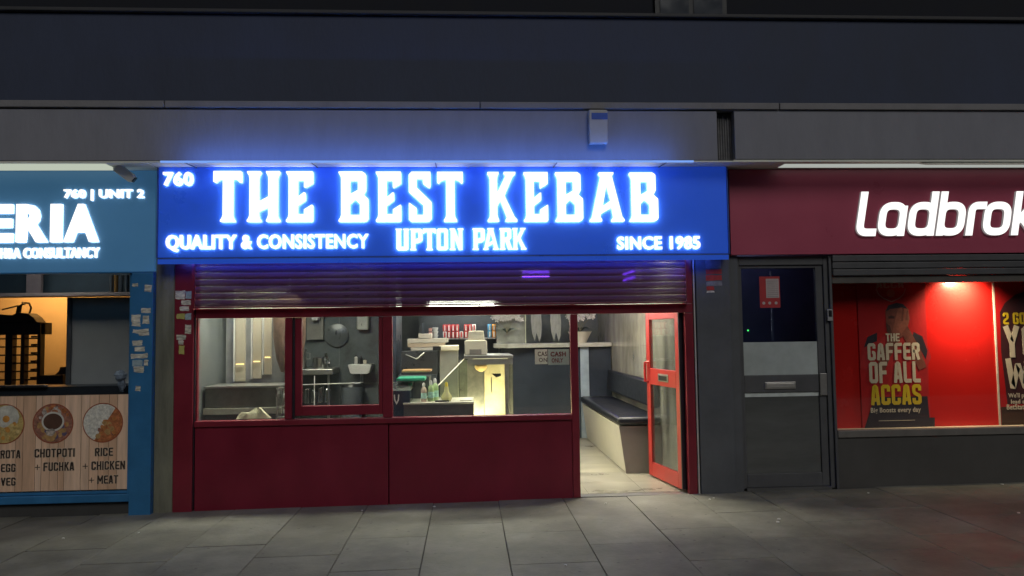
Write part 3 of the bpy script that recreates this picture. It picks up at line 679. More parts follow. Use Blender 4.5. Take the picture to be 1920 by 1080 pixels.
bs = thing('shopfront', 'dark grey betting shopfront with red poster window', 'shopfront', (5.5, 0, 0))
Bx(3.864, 3.893, -.02, .06, .03, 2.50).build('post', grey_m, bs, bevel=.004)
Bx(3.895, 9, -.02, .06, 2.20, 2.275).build('head_rail', mat('brown_grey_rail', (.1, .092, .085), .5), bs, bevel=.004)
mb = MB()
for k in range(3): mb.box(3.895, 9, -.05 + .006 * (k % 2), .03, 2.28 + .075 * k, 2.348 + .075 * k)
mb.build('shutter_box', grey_m, bs, bevel=.008)
Bx(3.895, 9, -.03, .06, .565, .640).build('sill', mat('brown_grey_sill', (.16, .15, .14), .5), bs, bevel=.006)
Bx(3.895, 9, -.01, .05, -.02, .562).build('riser_panel', mat('dark_riser', (.075, .072, .07), .55, var=.2, scale=1), bs, bevel=.004)
Bx(3.895, 9, .0, .008, .642, 2.198).build('pane', glass('betting_glass', (.93, .94, .93), .04), bs)
dp = thing('display_board', 'glossy red display board filling the window behind the glass', 'display board', (6, .3, .6))
redp = mat('red_display_vinyl', (.55, .014, .012), .26, var=.06, scale=1)
for x0, x1 in ((3.90, 4.318), (4.322, 5.108), (5.112, 5.898), (5.902, 9)):
    Bx(x0, x1, .30, .32, .58, 2.35).build('panel', redp, dp)
Bx(5.893, 5.909, .285, .2995, .60, 2.33).build('joint_strip', mat('pale_joint_strip', (.65, .6, .55), .5), dp)
Bx(3.90, 9, .02, .3, .59, .62).build('ledge', mat('pale_ledge', (.5, .45, .36), .5), dp)
p1 = thing('betting_poster', 'red poster reading THE GAFFER OF ALL ACCAS with a dark figure', 'poster', (4.7, .29, .6))
Bx(4.325, 5.105, .288, .2985, .60, 2.31).build('sheet', mat('poster_red', (.45, .012, .016), .4, var=.1, scale=1), p1)
skin = mat('print_brown_skin', (.19, .055, .04), .5, var=.4, scale=8); navy = mat('print_navy', (.02, .016, .03), .5, var=.2); shirt = mat('print_dark_red_shirt', (.42, .014, .02), .5, var=.2)
def flat(poly, y, m, par, name='print'): return MB().prism(poly, y, y + .0006).build(name, m, par)
zP = lambda py: 2.19 - (py - 535) / (803 - 535) * (2.19 - .615)
xP = lambda px: 4.32 + (px - 1605) / (1733 - 1605) * (5.108 - 4.32) - (0)
def pp(lst): return [(xP(a - (b - 535) * .048), zP(b)) for a, b in lst]
flat(pp([(1646, 640), (1622, 640), (1618, 655), (1612, 690), (1638, 700), (1640, 770), (1740, 770), (1738, 690), (1745, 672), (1735, 640), (1715, 628), (1700, 618), (1670, 618), (1658, 628)]), .2868, shirt, p1)
flat(pp([(1644, 624), (1626, 632), (1620, 652), (1634, 644), (1644, 640)]), .2860, navy, p1)
flat(pp([(1712, 624), (1728, 632), (1738, 660), (1735, 676), (1722, 652), (1708, 640)]), .2860, navy, p1)
flat(pp([(1662, 622), (1660, 600), (1659, 582), (1666, 573), (1680, 570), (1694, 573), (1701, 580), (1703, 600), (1698, 622), (1690, 634), (1675, 634)]), .2854, skin, p1)
flat(pp([(1676, 632), (1672, 622), (1680, 590), (1682, 580), (1688, 578), (1692, 582), (1696, 577), (1702, 580), (1704, 600), (1700, 618), (1712, 640), (1720, 660), (1708, 652), (1692, 630)]), .2846, mat('print_hand_skin', (.30, .09, .06), .5, var=.3, scale=14), p1)
flat(pp([(1660, 584), (1664, 573), (1680, 568), (1692, 571), (1700, 580), (1690, 577), (1668, 580)]), .2842, navy, p1)
flat(pp([(1626, 790), (1640, 745), (1738, 745), (1742, 785), (1752, 785), (1752, 803), (1622, 803)]), .2850, navy, p1)
dkskin = mat('print_dark_skin', (.07, .02, .018), .5, var=.3, scale=14); hskin = MATS['print_hand_skin']
flat(pp([(1640, 700), (1652, 660), (1678, 616), (1690, 628), (1668, 672), (1655, 706)]), .2839, skin, p1)
flat(pp([(1736, 690), (1724, 655), (1700, 612), (1690, 626), (1708, 664), (1722, 696)]), .2839, skin, p1)
for k in range(4): flat(pp([(1684 + 4 * k, 604 - k), (1688 + 4 * k, 604 - k), (1690 + 4 * k, 578 + 2 * k), (1687 + 4 * k, 577 + 2 * k)]), .2836, hskin if k % 2 == 0 else skin, p1)
flat(pp([(1664, 594), (1670, 592), (1676, 594), (1676, 598), (1665, 598)]), .2838, dkskin, p1); flat(pp([(1662, 622), (1660, 606), (1668, 612), (1672, 630), (1690, 634), (1676, 638)]), .2837, dkskin, p1)
cr = mat('print_cream', (.62, .56, .45), .5, var=.08); ye = mat('print_yellow', (.65, .48, .02), .5, var=.08)
heavy('THE', 4.628, 4.787, 1.567, 1.656, .2825, cr, p1)
heavy('GAFFER', 4.414, 5.011, 1.361, 1.550, .2825, cr, p1)
heavy('OF ALL', 4.423, 5.007, 1.109, 1.344, .2825, cr, p1)
heavy('ACCAS', 4.431, 5.008, 0.869, 1.091, .2825, ye, p1)
lettering('Big Boosts every day', 4.424, 4.994, 0.770, 0.840, .2825, .001, cr, p1, .02)
Bx(4.510, 4.922, .2825, .2835, 0.694, 0.699).build('print', cr, p1)
crest = mat('print_crest_outline', (.45, .2, .18), .5)
mb = MB()
strip(mb, [(xP(1641), zP(541)), (xP(1645), zP(552)), (xP(1655), zP(560)), (xP(1669), zP(566)), (xP(1683), zP(560)), (xP(1692), zP(552)), (xP(1696), zP(541))], .012, False, lambda u, v: (u, v), .2845, .001)
mb.build('crest', crest, p1)
MB().lathe([(.047, 0), (.047, .0006)], (xP(1668), .284, zP(550)), 18, 'y').build('crest', mat('print_crest_ball', (.4, .13, .1), .5), p1)
heavy('ACCA', 4.543, 4.861, 2.160, 2.244, .2825, crest, p1)
p2 = thing('betting_poster', 'red poster at the right edge beginning 2 GOA and YO', 'poster', (6.5, .29, .6))
Bx(5.915, 6.9, .288, .2985, .615, 2.31).build('sheet', MATS['poster_red'], p2)
flat([(5.953, 1.431), (5.963, 1.877), (6.025, 1.979), (6.156, 2.073), (6.25, 2.1), (6.8, 1.95), (6.8, .85), (5.996, .85)], .2865, mat('print_dark_maroon', (.05, .012, .018), .5), p2)
flat([(5.918, .617), (6.88, .617), (6.88, .82), (5.918, .82)], .2858, mat('print_wood_brown', (.05, .022, .014), .5, var=.4, scale=4, stretch=(.3, 1, 4)), p2)
heavy('2 GOA', 5.991, 6.327, 1.738, 1.870, .2825, ye, p2)
heavy('YO', 5.984, 6.376, 1.369, 1.721, .2825, cr, p2)
heavy('W', 5.997, 6.282, 1.008, 1.358, .2825, cr, p2)
lettering("We'll pa", 6.008, 6.218, 0.908, 0.973, .2825, .001, cr, p2, .02)
lettering('lead a', 6.036, 6.196, 0.855, 0.902, .2825, .001, cr, p2, .02)
lettering('BetStat', 5.983, 6.187, 0.790, 0.849, .2825, .001, cr, p2, .02)
sp = thing('spotlight', 'small recessed spotlight above the red display board', 'spotlight', (5.52, .11, 2.27))
MB().lathe([(.03, 0), (.045, .05), (.045, .06)], (5.52, .11, 2.27), 14).build('can', white_m, sp, smooth=True)
sl = bpy.data.lights.new('spot_lamp', 'SPOT'); sl.energy = 235; sl.color = (1, .74, .45); sl.spot_size = math.radians(135); sl.spot_blend = 1.0; sl.shadow_soft_size = .025
so = bpy.data.objects.new('spot_lamp', sl); COL.objects.link(so); so.parent = sp; so.location = (0, 0, -.01)
so.rotation_euler = (math.radians(42), 0, 0)
ic = thing('door_intercom', 'small grey door entry keypad beside the grey door', 'intercom', (3.85, -.02, 1.8))
Bx(3.828, 3.884, -.028, -.002, 1.80, 1.925).build('body', mat('intercom_grey', (.35, .35, .36), .4), ic, bevel=.004)
Bx(3.838, 3.874, -.031, -.0285, 1.845, 1.912).build('screen', black_m, ic)

# ------------------------------------------------------------------ inside the red shop: shell
tile_m = [mat('marble_floor_tile_%s' % n, c, .3, var=.28, scale=1.3, rvar=.1, stretch=(1, 2.2, 1)) for n, c in (('warm', (.33, .31, .245)), ('grey', (.29, .275, .225)))]
grout = mat('floor_grout', (.10, .095, .08), .9)
fl = Bx(-2.95, 2.32, .05, 5.6, -.05, .018).build('shop_floor', grout, kind='structure')
for i in range(9):
    for j in range(10):
        x0, y0 = -2.95 + i * .6 - .0, .10 + j * .6
        x1, y1 = min(x0 + .597, 2.31), min(y0 + .597, 5.6)
        if x1 - x0 < .05 or y1 - y0 < .05: continue
        o = Bx(x0, x1, y0, y1, .012, .026).build('floor_tile', random.choice(tile_m), fl)
wall_t = mat('marble_wall_tile', (.27, .255, .22), .16, var=.45, scale=1.6, stretch=(1.4, 1.4, .6), rvar=.06)
sw = Bx(2.325, 2.40, .06, 5.6, 0, 3.0).build('side_wall', grout, kind='structure')
for j in range(5):
    for z0, z1 in ((.03, .50), (.503, 1.0), (1.003, 1.53), (1.533, 2.3), (2.303, 2.95)):
        Bx(2.312, 2.326, .10 + j * 1.1, .10 + j * 1.1 + 1.097, z0, z1).build('wall_tile', wall_t, sw)
dark_wall = mat('dark_kitchen_wall', (.13, .145, .15), .35, var=.3, scale=2)
Bx(-3.0, -2.955, .06, 5.6, 0, 3.0).build('side_wall', dark_wall, kind='structure')
Bx(-3.0, 2.4, 5.6, 5.7, 0, 3.0).build('back_wall', dark_wall, kind='structure')
Bx(-3.0, 2.4, .06, 5.6, 2.95, 3.05).build('ceiling', mat('ceiling_paint', (.5, .5, .52), .7), kind='structure')
kw = Bx(-2.95, -.95, 3.12, 3.2, 0, 2.95).build('partition_wall', mat('pale_grout', (.3, .33, .34), .8), kind='structure')
kt = mat('slate_wall_tile', (.10, .118, .122), .22, var=.35, scale=3)
for i in range(4):
    for z0, z1 in ((.0, .44), (.444, 1.03), (1.036, 2.0), (2.004, 2.94)):
        x0 = -2.95 + .0 + i * .56
        x1 = min(x0 + .555, -.95)
        Bx(x0, x1, 3.108, 3.122, z0, z1).build('wall_tile', kt, kw)
Bx(-1.00, -.94, 2.2, 3.1, 0, 2.95).build('partition_wall', mat('navy_panel', (.03, .04, .06), .3), kind='structure')
ltn = thing('ceiling_panel_light', 'square ceiling light panel over the shop counter seen through the shutter', 'ceiling light', (.2, 1.9, 2.93))  # ceiling panels added to brighten the shop interior
Bx(-.4, .8, 1.5, 2.1, 2.90, 2.948).build('frame', white_m, ltn); Bx(-.37, .77, 1.53, 2.07, 2.893, 2.899).build('diffuser', glow('ceiling_panel_glow', (1, .94, .74), 54), ltn)
l2 = copy_tree(ltn, (1.95, .9, 2.93), 'ceiling light panel just inside the open red door'); 
l3 = copy_tree(ltn, (-2.0, .75, 2.93), 'ceiling light panel over the kebab kitchen behind the left windows')
l3['group'] = ltn['group'] = l2['group'] = 'ceiling light panels in the red shop'
tb = thing('fluorescent_batten', 'long white tube light glowing above the fridge', 'tube light', (-.08, 4.4, 2.12))
Bx(-.67, .50, 4.40, 4.46, 2.125, 2.25).build('housing', white_m, tb); MB().box(-.60, .43, 4.33, 4.398, 2.13, 2.245).build('tube', glow('tube_white', (1, .95, .82), 30), tb, bevel=.02)
Bx(-.70, -.66, 4.35, 4.47, 2.12, 2.255).build('end_cap', white_m, tb); Bx(.50, .54, 4.35, 4.47, 2.12, 2.255).build('end_cap', white_m, tb)
ik = thing('insect_killer', 'violet glowing twin tube insect killer high on the wall', 'insect killer', (1.1, 4.4, 2.6))
Bx(.86, 1.37, 4.43, 4.5, 2.56, 2.78).build('case', steel_dull, ik)
for z in (2.625, 2.70): MB().tube([(.90, 4.40, z), (1.33, 4.40, z)], .022, 10).build('tube', glow('violet_tube', (.18, .04, 1.0), 22), ik)

violet_stand_in = thing('insect_killer', 'smaller violet tube insect killer on the tiled side wall', 'insect killer', (2.28, 2.65, 2.4))
Bx(2.285, 2.31, 2.25, 3.05, 2.40, 2.62).build('case', steel_dull, violet_stand_in)  # added tubes stand in for the violet reflection on the wall tiles
for z in (2.455, 2.54): MB().tube([(2.262, 2.32, z), (2.262, 2.98, z)], .016, 10).build('tube', MATS['violet_tube'], violet_stand_in)

# bench
bn = thing('bench', 'black padded wall bench on a grey box base', 'bench', (2.05, 2.6, .03))
base = [(1.80, .585), (2.305, .585), (2.305, .03), (1.875, .03)]
MB().prism(base, 1.19, 4.2).build('base', mat('pale_laminate', (.50, .475, .41), .45, var=.08), bn, bevel=.004)
MB().prism([(1.795, .588), (2.308, .588), (2.308, .028), (1.868, .028)], 1.165, 1.188).build('end_panel', mat('taupe_laminate', (.20, .18, .16), .45, var=.08), bn, bevel=.003)
leather = mat('black_leather', (.010, .012, .018), .36, var=.2, scale=12, bump=.15, bscale=60)
MB().box(1.775, 2.30, 1.13, 4.2, .60, .70).build('seat', leather, bn, smooth=True, bevel=.035)
mb = MB().prism([(2.20, .79), (2.306, .79), (2.306, 1.11), (2.225, 1.11)], 1.2, 4.2); mb.build('backrest', leather, bn, smooth=True, bevel=.03)

# tall service counter at the back
ct = thing('service_counter', 'tall dark service counter with a pale top at the back', 'counter', (1.4, 4.5, .02))
Bx(.56, 2.30, 4.30, 4.85, .03, 1.475).build('front_panel', mat('dark_gloss_panel', (.035, .043, .06), .18, var=.3, scale=1.5), ct)
MB().prism([(.42, 4.2), (.62, 4.05), (2.30, 4.22), (2.30, 4.9), (.42, 4.9)], 1.48, 1.545, 'z').build('counter_top', mat('pale_stone_top', (.5, .48, .42), .35, var=.15, scale=8), ct, bevel=.006)
Bx(1.80, 1.935, 4.27, 4.298, .03, 1.475).build('end_post', mat('blue_grey_post', (.30, .36, .42), .4), ct)
fs_ = thing('glass_screen', 'frosted glass screen standing on the pale counter top', 'screen', (.7, 4.1, 1.55))
Bx(.46, .915, 4.25, 4.262, 1.548, 2.02).build('pane', glass('frosted_screen_glass', (.8, .82, .8), .05, .2, .55, (.5, .5, .45)), fs_)
Bx(.915, .93, 4.245, 4.267, 1.548, 2.4).build('edge', mat('pale_green_glass_edge', (.6, .62, .45), .3), fs_)
# white orchids in pots on the counter
leaf_m = mat('orchid_leaf', (.02, .045, .035), .4); petal = mat('orchid_petal', (.6, .56, .54), .6, var=.2, scale=20); stem_m = mat('orchid_stem', (.2, .18, .1), .6)
def orchid(cx, cy, cz, label, n=5, hgt=.44, pot=True):
    t_ = thing('potted_orchid', label, 'plant', (cx, cy, cz), 'white orchids on the counter')
    if pot: MB().lathe([(.10, 0), (.19, .17), (.2, .18), (.18, .18), (.17, .15)], (cx, cy, cz), 18).build('pot', cream_m, t_, smooth=True)
    mb = MB()
    for k in range(6):
        a = k * 1.05; c, s_ = math.cos(a), math.sin(a)
        mb.add([(cx, cy, cz + .17), (cx + .12 * c - .03 * s_, cy + .12 * s_ + .03 * c, cz + .25), (cx + .26 * c, cy + .2 * s_, cz + .22), (cx + .12 * c + .03 * s_, cy + .12 * s_ - .03 * c, cz + .245)], [(0, 1, 2, 3)])
    mb.build('leaves', leaf_m, t_)
    for k in range(n):
        dx = -.12 + .24 * k / max(1, n - 1); p3 = (cx + dx * 1.5, cy - .05, cz + hgt - .06 * abs(dx) * 4)
        MB().tube([(cx, cy, cz + .15), (cx + dx * .6, cy, cz + hgt * .7), p3], .004, 5).build('stem', stem_m, t_)
        mb = MB()
        for q in range(5):
            fx, fz = p3[0] + random.uniform(-.05, .05), p3[2] + random.uniform(-.06, .04)
            for a in range(5):
                an = a * 1.257 + q
                mb.add([(fx, p3[1] - .012, fz), (fx + .032 * math.cos(an - .5), p3[1] - .02, fz + .032 * math.sin(an - .5)), (fx + .045 * math.cos(an), p3[1] - .012, fz + .045 * math.sin(an)), (fx + .032 * math.cos(an + .5), p3[1] - .006, fz + .032 * math.sin(an + .5))], [(0, 1, 2, 3)])
        mb.build('flowers', petal, t_)
orchid(1.82, 4.42, 1.545, 'white orchid in a cream bowl beside the open door')
orchid(.62, 4.17, 1.545, 'white orchid in front of the frosted glass screen', 8, .46, False)
for x, lab in ((1.12, 'pale leaf shaped cloth hanging above the counter, left one'), (1.44, 'pale leaf shaped cloth hanging above the counter, right one')):
    mb = MB().prism([(x - .07, 2.1), (x + .08, 2.1), (x + .10, 1.85), (x + .085, 1.66), (x + .055, 1.565), (x + .03, 1.66), (x + .01, 1.72), (x - .02, 1.58), (x - .06, 1.7), (x - .08, 1.9)], 4.6, 4.62)
    o = mb.build('hanging_cloth', mat('pale_cloth', (.45, .44, .38), .8, var=.25, scale=9, stretch=(3, 1, .6)), cat='cloth', label=lab, group='pale cloths hanging over the counter')  # flat pale leaf-shaped plates above the counter
# cash only signs on the inside of the window
ri = mat('sign_red_ink', (.35, .03, .03), .6, var=.05); gi = mat('sign_grey_ink', (.12, .07, .07), .6, var=.05)
for x0, x1, c0, c1, y, ik_, lab, w1, w2 in ((0.838, 1.057, 0.861, 1.023, .018, ri, 'white sign with red words CASH ONLY inside the window', 'CASH', 'ONLY'),
                               (0.723, 0.859, 0.752, 0.856, .30, gi, 'white sign showing only CAS and ON behind the other', 'CAS', 'ON')):
    cs = thing('cash_sign', lab, 'sign', (x0, y, 1.45))
    a, b = (1.380, 1.541) if y < .1 else (1.377, 1.537)
    Bx(x0, x1, y, y + .003, a, b).build('card', mat('card_white', (.82, .79, .72), .6, var=.05), cs)
    H_ = b - a
    lettering(w1, c0, c1, a + H_ * .53, a + H_ * .85, y - .0012, .001, ik_, cs, .04)
    lettering(w2, c0 + .012, c1 - (.03 if y < .1 else 0), a + H_ * .14, a + H_ * .43, y - .0012, .001, ik_, cs, .03)

# fridge with cans
fr = thing('drinks_fridge', 'lit open fronted drinks fridge behind the counter', 'fridge', (-.1, 4.9, .03))
fk = mat('fridge_dark', (.05, .06, .075), .4)
MB().box(-.74, .52, 4.56, 4.58, 1.90, 2.06).box(-.78, -.74, 4.58, 5.2, .03, 2.06).box(.52, .56, 4.58, 5.2, .03, 2.06).box(-.74, .52, 4.58, 5.2, 2.0, 2.06).box(-.74, .52, 5.17, 5.2, .03, 2.0).build('cabinet', fk, fr)
Bx(-.74, .52, 4.6, 5.16, 1.625, 1.645).build('shelf', steel_m, fr); Bx(-.74, .52, 4.6, 5.16, 1.2, 1.22).build('shelf', steel_m, fr)
Bx(-.72, .50, 4.60, 4.66, 1.975, 1.998).build('light_bar', glow('fridge_light', (1, .97, .9), 30), fr)
can_ms = {'red': mat('can_red', (.5, .02, .02), .35, .0, var=.1), 'white': mat('can_white', (.75, .72, .7), .3), 'orange': mat('can_orange', (.7, .28, .02), .35), 'blue': mat('can_blue', (.08, .35, .6), .35)}
def can(x, y, z, kind, band):
    t_ = thing('drink_can', {'red': 'red drinks can with a pale band on the fridge shelf', 'white': 'white drinks can with a red band on the fridge shelf', 'orange': 'orange drinks can on the fridge shelf', 'blue': 'pale blue drinks can on the fridge shelf'}[kind], 'can', (x, y, z), 'drinks cans on the lit fridge shelf')
    MB().lathe([(.024, 0), (.031, .008), (.031, .1), (.025, .11)], (x, y, z), 10).build('body', can_ms[kind], t_, smooth=True)
    MB().box(x - .010, x + .012, y - .0325, y - .029, z + .012, z + .098).build('band', can_ms[band], t_)
    return t_
protos = {}
ORD = ('first', 'second', 'third', 'fourth', 'fifth')
def put_can(x, y, z, kind, band, pos=''):
    if kind not in protos: protos[kind] = t_ = can(x, y, z, kind, band)
    else: t_ = copy_tree(protos[kind], (x, y, z))
    t_['label'] = {'red': 'red drinks can', 'white': 'white drinks can', 'orange': 'orange drinks can', 'blue': 'pale blue drinks can'}[kind] + pos
for k in range(4): put_can(-.375 + .068 * k, 4.66, 1.757, 'red', 'white', ', %s from the left in the top row' % ORD[k])
for k in range(5): put_can(-.375 + .068 * k, 4.66, 1.645, 'white' if k in (0, 4) else 'red', 'red' if k in (0, 4) else 'white', ', %s from the left in the bottom row' % ORD[k])
for k in range(3): put_can(-.03 + .068 * k, 4.66, 1.757, 'white' if k == 2 else 'red', 'red' if k == 2 else 'white', ', %s from the left in the top row behind the till' % ORD[k])
for k in range(3): put_can(-.03 + .068 * k, 4.66, 1.645, 'red', 'white', ', %s from left in the bottom row behind the till' % ORD[k])
for k in range(2): put_can(.36, 4.66, 1.645 + .112 * k, 'blue', 'white', (' on the fridge shelf', ' standing on the other blue can')[k]); put_can(.432, 4.66, 1.645 + .112 * k, 'orange', 'white', (' on the fridge shelf', ' standing on the other orange can')[k])
for k, z in enumerate((1.647, 1.707, 1.767)):
    MB().lathe([(.035, 0), (.05, .05), (.05, .055), (.035, .058)], (-.53, 4.68, z), 14).build('paper_cup_stack', white_m, cat='cups', label=('lowest', 'middle', 'topmost')[k] + ' white cup of the stack on the fridge shelf', group='white cups in the fridge', smooth=True)
    Bx(-.635, -.585, 4.64, 4.70, z, z + .05).build('small_carton', mat('carton_red_white', (.6, .3, .25), .5, var=.5, scale=25), cat='carton', label=('lowest', 'middle', 'topmost')[k] + ' red and white carton beside the white cups', group='small cartons in the fridge')

# heated display counter with till
dc = thing('display_counter', 'steel framed lit glass food counter under the till', 'counter', (.25, 1.9, .03))
Bx(-.05, .56, 1.55, 2.5, 1.405, 1.445).build('top', steel_dull, dc, bevel=.004)
Bx(.0, .555, 1.56, 1.60, 1.33, 1.402).build('front_rail', steel_dull, dc)
Bx(.455, .50, 1.58, 1.63, .03, 1.33).build('leg', steel_dull, dc); Bx(.50, .55, 2.42, 2.47, .03, 1.4).build('leg', steel_dull, dc)
Bx(.553, .558, 1.60, 2.45, .05, 1.40).build('side_pane', glass('counter_glass', (.85, .9, .85), .06), dc)
Bx(.22, .55, 2.46, 2.48, .05, 1.39).build('back_panel', mat('cream_tile_panel', (.62, .57, .40), .4, var=.25, scale=4), dc)

Bx(.06, .50, 1.72, 1.80, 1.38, 1.40).build('lamp', glow('warm_counter_lamp', (1, .86, .5), 5), dc)  # added lamp for the warm light in the counter
Bx(-.02, .42, 1.75, 2.25, .52, .56).build('base_lamp', glow('warm_base_lamp', (1, .84, .42), 34), dc)  # added below the sill line for the yellow glow from underneath
Bx(-.06, -.045, 1.62, 2.4, .60, .70).build('side_lamp', MATS['warm_base_lamp'], dc)  # added to light the splashback and prep table
MB().prism([(.30, 1.20), (.42, 1.20), (.42, 1.17), (.36, 1.15)], 1.9, 1.93).build('bracket', black_m, dc)
MB().tube([(.30, 2.0, 1.15), (.30, 2.0, .95)], .008, 6).build('hanging_rod', steel_dull, dc)
MB().lathe([(.02, 0), (.07, .03), (.085, .07), (.06, .12), (.02, .14)], (.17, 2.1, 1.22), 12).build('bread_roll', mat('bread', (.5, .36, .16), .7), cat='bread', label='pale bread roll on the lit glass counter rail', smooth=True)
tl = thing('cash_till', 'cream cash till seen from behind on the steel counter', 'till', (.1, 1.7, 1.445))
MB().prism([(-.04, 1.448), (.24, 1.448), (.24, 1.62), (.22, 1.635), (-.02, 1.635), (-.04, 1.62)], 1.62, 1.9).build('body', cream_m, tl, bevel=.01)
MB().prism([(.0, 1.637), (.21, 1.637), (.20, 1.75), (.01, 1.75)], 1.66, 1.74).build('display', cream_m, tl, bevel=.008)
Bx(.02, .17, 1.612, 1.619, 1.455, 1.52).build('rear_cover', mat('till_grey', (.22, .2, .18), .5), tl)
gg = thing('glass_guard', 'slanted glass guard with a bright edge beside the till', 'glass guard', (-.3, 1.4, .9))
pa, pb = Vector((-0.572, .95, 0.901)), Vector((-0.016, 1.6, 1.436))
MB().tube([pa, pb], .006, 6).build('bright_edge', mat('pale_glass_edge', (.75, .74, .6), .3), gg)
MB().add([pa, pb, pb + Vector((.0, 0, -.5)), pa + Vector((0, 0, -.02)), pa + Vector((.005, .005, 0)), pb + Vector((.005, .005, 0)), pb + Vector((.005, .005, -.5)), pa + Vector((.005, .005, -.02))],
         [(0, 1, 2, 3), (7, 6, 5, 4), (0, 4, 5, 1), (1, 5, 6, 2), (2, 6, 7, 3), (3, 7, 4, 0)]).build('pane', MATS['counter_glass'], gg)
stc = thing('steel_cabinet', 'tall grey steel cabinet with a cream top by the oven', 'cabinet', (-.25, 2.2, .03))
Bx(-.365, -.13, 2.0, 2.5, .03, 1.50).build('body', mat('satin_steel', (.36, .36, .33), .45, .5, var=.15), stc, bevel=.004); Bx(-.375, -.12, 1.98, 2.52, 1.503, 1.565).build('top', cream_m, stc, bevel=.006)
Bx(-.12, .215, 2.52, 2.54, .03, 1.36).build('splashback', mat('smeared_steel', (.28, .29, .29), .3, .8, var=.5, scale=3), cat='splashback', label='smeared steel splashback behind the low prep table')
pt = thing('prep_table', 'low steel prep table holding the bottles', 'table', (-.33, 1.0, .03))
Bx(-.735, .065, .78, 1.45, .925, .945).build('top', mat('pale_worktop', (.5, .48, .4), .35), pt, bevel=.003)
Bx(-.73, .06, .785, .80, .40, .922).build('front_panel', mat('dark_steel_front', (.12, .12, .13), .35, .6, var=.2), pt)
for x in (-.70, .03):
    for y in (.83, 1.4): Bx(x - .02, x + .02, y - .02, y + .02, .03, .92).build('leg', steel_dull, pt)
def bottle(cx, cy, cz, s, body, cap, label, sq=False):
    t_ = thing('bottle', label, 'bottle', (cx, cy, cz))
    if sq: prof = [(.045, 0), (.062, .03), (.062, .06), (.03, .11), (.024, .17)]; top = .17
    else: prof = [(.034, 0), (.036, .01), (.036, .14), (.03, .165), (.014, .19)]; top = .19
    MB().lathe([(r * s, z * s) for r, z in prof], (cx, cy, cz), 14).build('body', body, t_, smooth=True)
    MB().lathe([(.017 * s, top * s), (.018 * s, (top + .03) * s), (.010 * s, (top + .05) * s)], (cx, cy, cz), 10).build('cap', cap, t_, smooth=True)
    if not sq: MB().lathe([(.0372 * s, .04 * s), (.0372 * s, .11 * s)], (cx, cy, cz), 14).build('label_band', mat('bottle_label', (.42, .7, .62), .5, var=.4, scale=30), t_, smooth=True)
gm = mat('green_soap', (.42, .58, .28), .2, var=.2); cm = mat('clear_oil', (.6, .58, .28), .15, var=.1)
bottle(-.43, .95, .945, 1.0, gm, white_m, 'green and white bottle, front one of the pair')
bottle(-.385, 1.03, .945, 1.08, gm, white_m, 'green and white bottle, rear one of the pair')
bottle(-.25, .90, .945, 1.0, cm, mat('yellow_cap', (.7, .55, .03), .35), 'clear squeeze bottle with a yellow nozzle', True)
bottle(-.51, .92, .945, .9, mat('pink_sauce', (.5, .38, .3), .3), white_m, 'pale pink sauce bottle left of the green ones')
Bx(-.38, -.22, .84, .90, .946, .962).build('dark_lid', black_m, cat='lid', label='flat dark lid in front of the bottles', bevel=.004)
Bx(-.10, .04, .90, 1.15, .946, .958).build('paper_sheet', paper_m, cat='paper', label='pale sheet of paper at the end of the prep table')
bx = thing('fryer', 'glossy navy black fryer with a steel top and white emblem', 'fryer', (-.78, 1.0, .03))
Bx(-.95, -.66, .80, 1.3, .03, 1.08).build('body', mat('navy_gloss', (.012, .025, .05), .15), bx, bevel=.006)
MB().prism([(.80, 1.083), (1.3, 1.083), (1.3, 1.15), (1.1, 1.15)], -.94, -.655, 'x').build('top', steel_m, bx)
mb = MB(); strip(mb, [(-.835, 1.04), (-.83, .98), (-.81, .94), (-.79, .98), (-.785, 1.04)], .014, False, lambda u, v: (u, v), .795, .003); mb.build('emblem', white_m, bx)
Bx(-.83, -.50, 1.0, 1.35, 1.175, 1.215).build('tray', mat('green_plastic', (.03, .32, .2), .4), cat='tray', label='green plastic tray above the navy fryer', bevel=.012)
Bx(-.80, -.45, 1.36, 1.7, 1.26, 1.285).build('wooden_board', mat('chopping_wood', (.35, .2, .09), .6), cat='board', label='brown wooden board behind the green tray', bevel=.004)
Bx(-.85, -.47, 1.36, 1.9, .03, 1.2).build('worktop_cabinet', mat('dark_worktop', (.06, .065, .07), .5), cat='cabinet', label='dark worktop cabinet under the wooden board')
ov = thing('oven', 'dark table oven below the stack of boxes', 'oven', (-.6, 2.1, 1.2))
Bx(-.86, -.38, 2.0, 2.5, 1.2, 1.50).build('body', mat('dark_oven', (.03, .033, .038), .3), ov, bevel=.006); MB().tube([(-.80, 1.985, 1.46), (-.66, 1.97, 1.40), (-.56, 1.97, 1.48)], .008, 6).build('hose', steel_dull, ov)
Bx(-.9, -.4, 2.0, 2.5, .03, 1.198).build('oven_stand', fk, cat='stand', label='dark stand carrying the table oven')
cb = mat('grey_cardboard', (.36, .33, .29), .8, var=.12); cb2 = mat('brown_cardboard', (.33, .26, .19), .8, var=.12)
for k, (x0, x1, z0, z1, mm, lab) in enumerate(((-.74, -.33, 1.505, 1.545, cb, 'flat pizza box at the bottom of the stack'), (-.78, -.30, 1.55, 1.60, cb2, 'flat brown pizza box, second in the stack'), (-.78, -.26, 1.605, 1.66, cb, 'grey pizza box, third in the stack'), (-.64, -.47, 1.665, 1.725, cb, 'small grey box on top of the pizza boxes'))):
    Bx(x0, x1, 2.05, 2.4, z0, z1).build('pizza_box', mm, cat='box', label=lab, group='boxes stacked on the oven', bevel=.004)
Bx(-.45, -.345, 1.93, 1.95, 1.505, 1.56).build('card_reader', black_m, cat='card reader', label='small black card reader beside the box stack', bevel=.005)

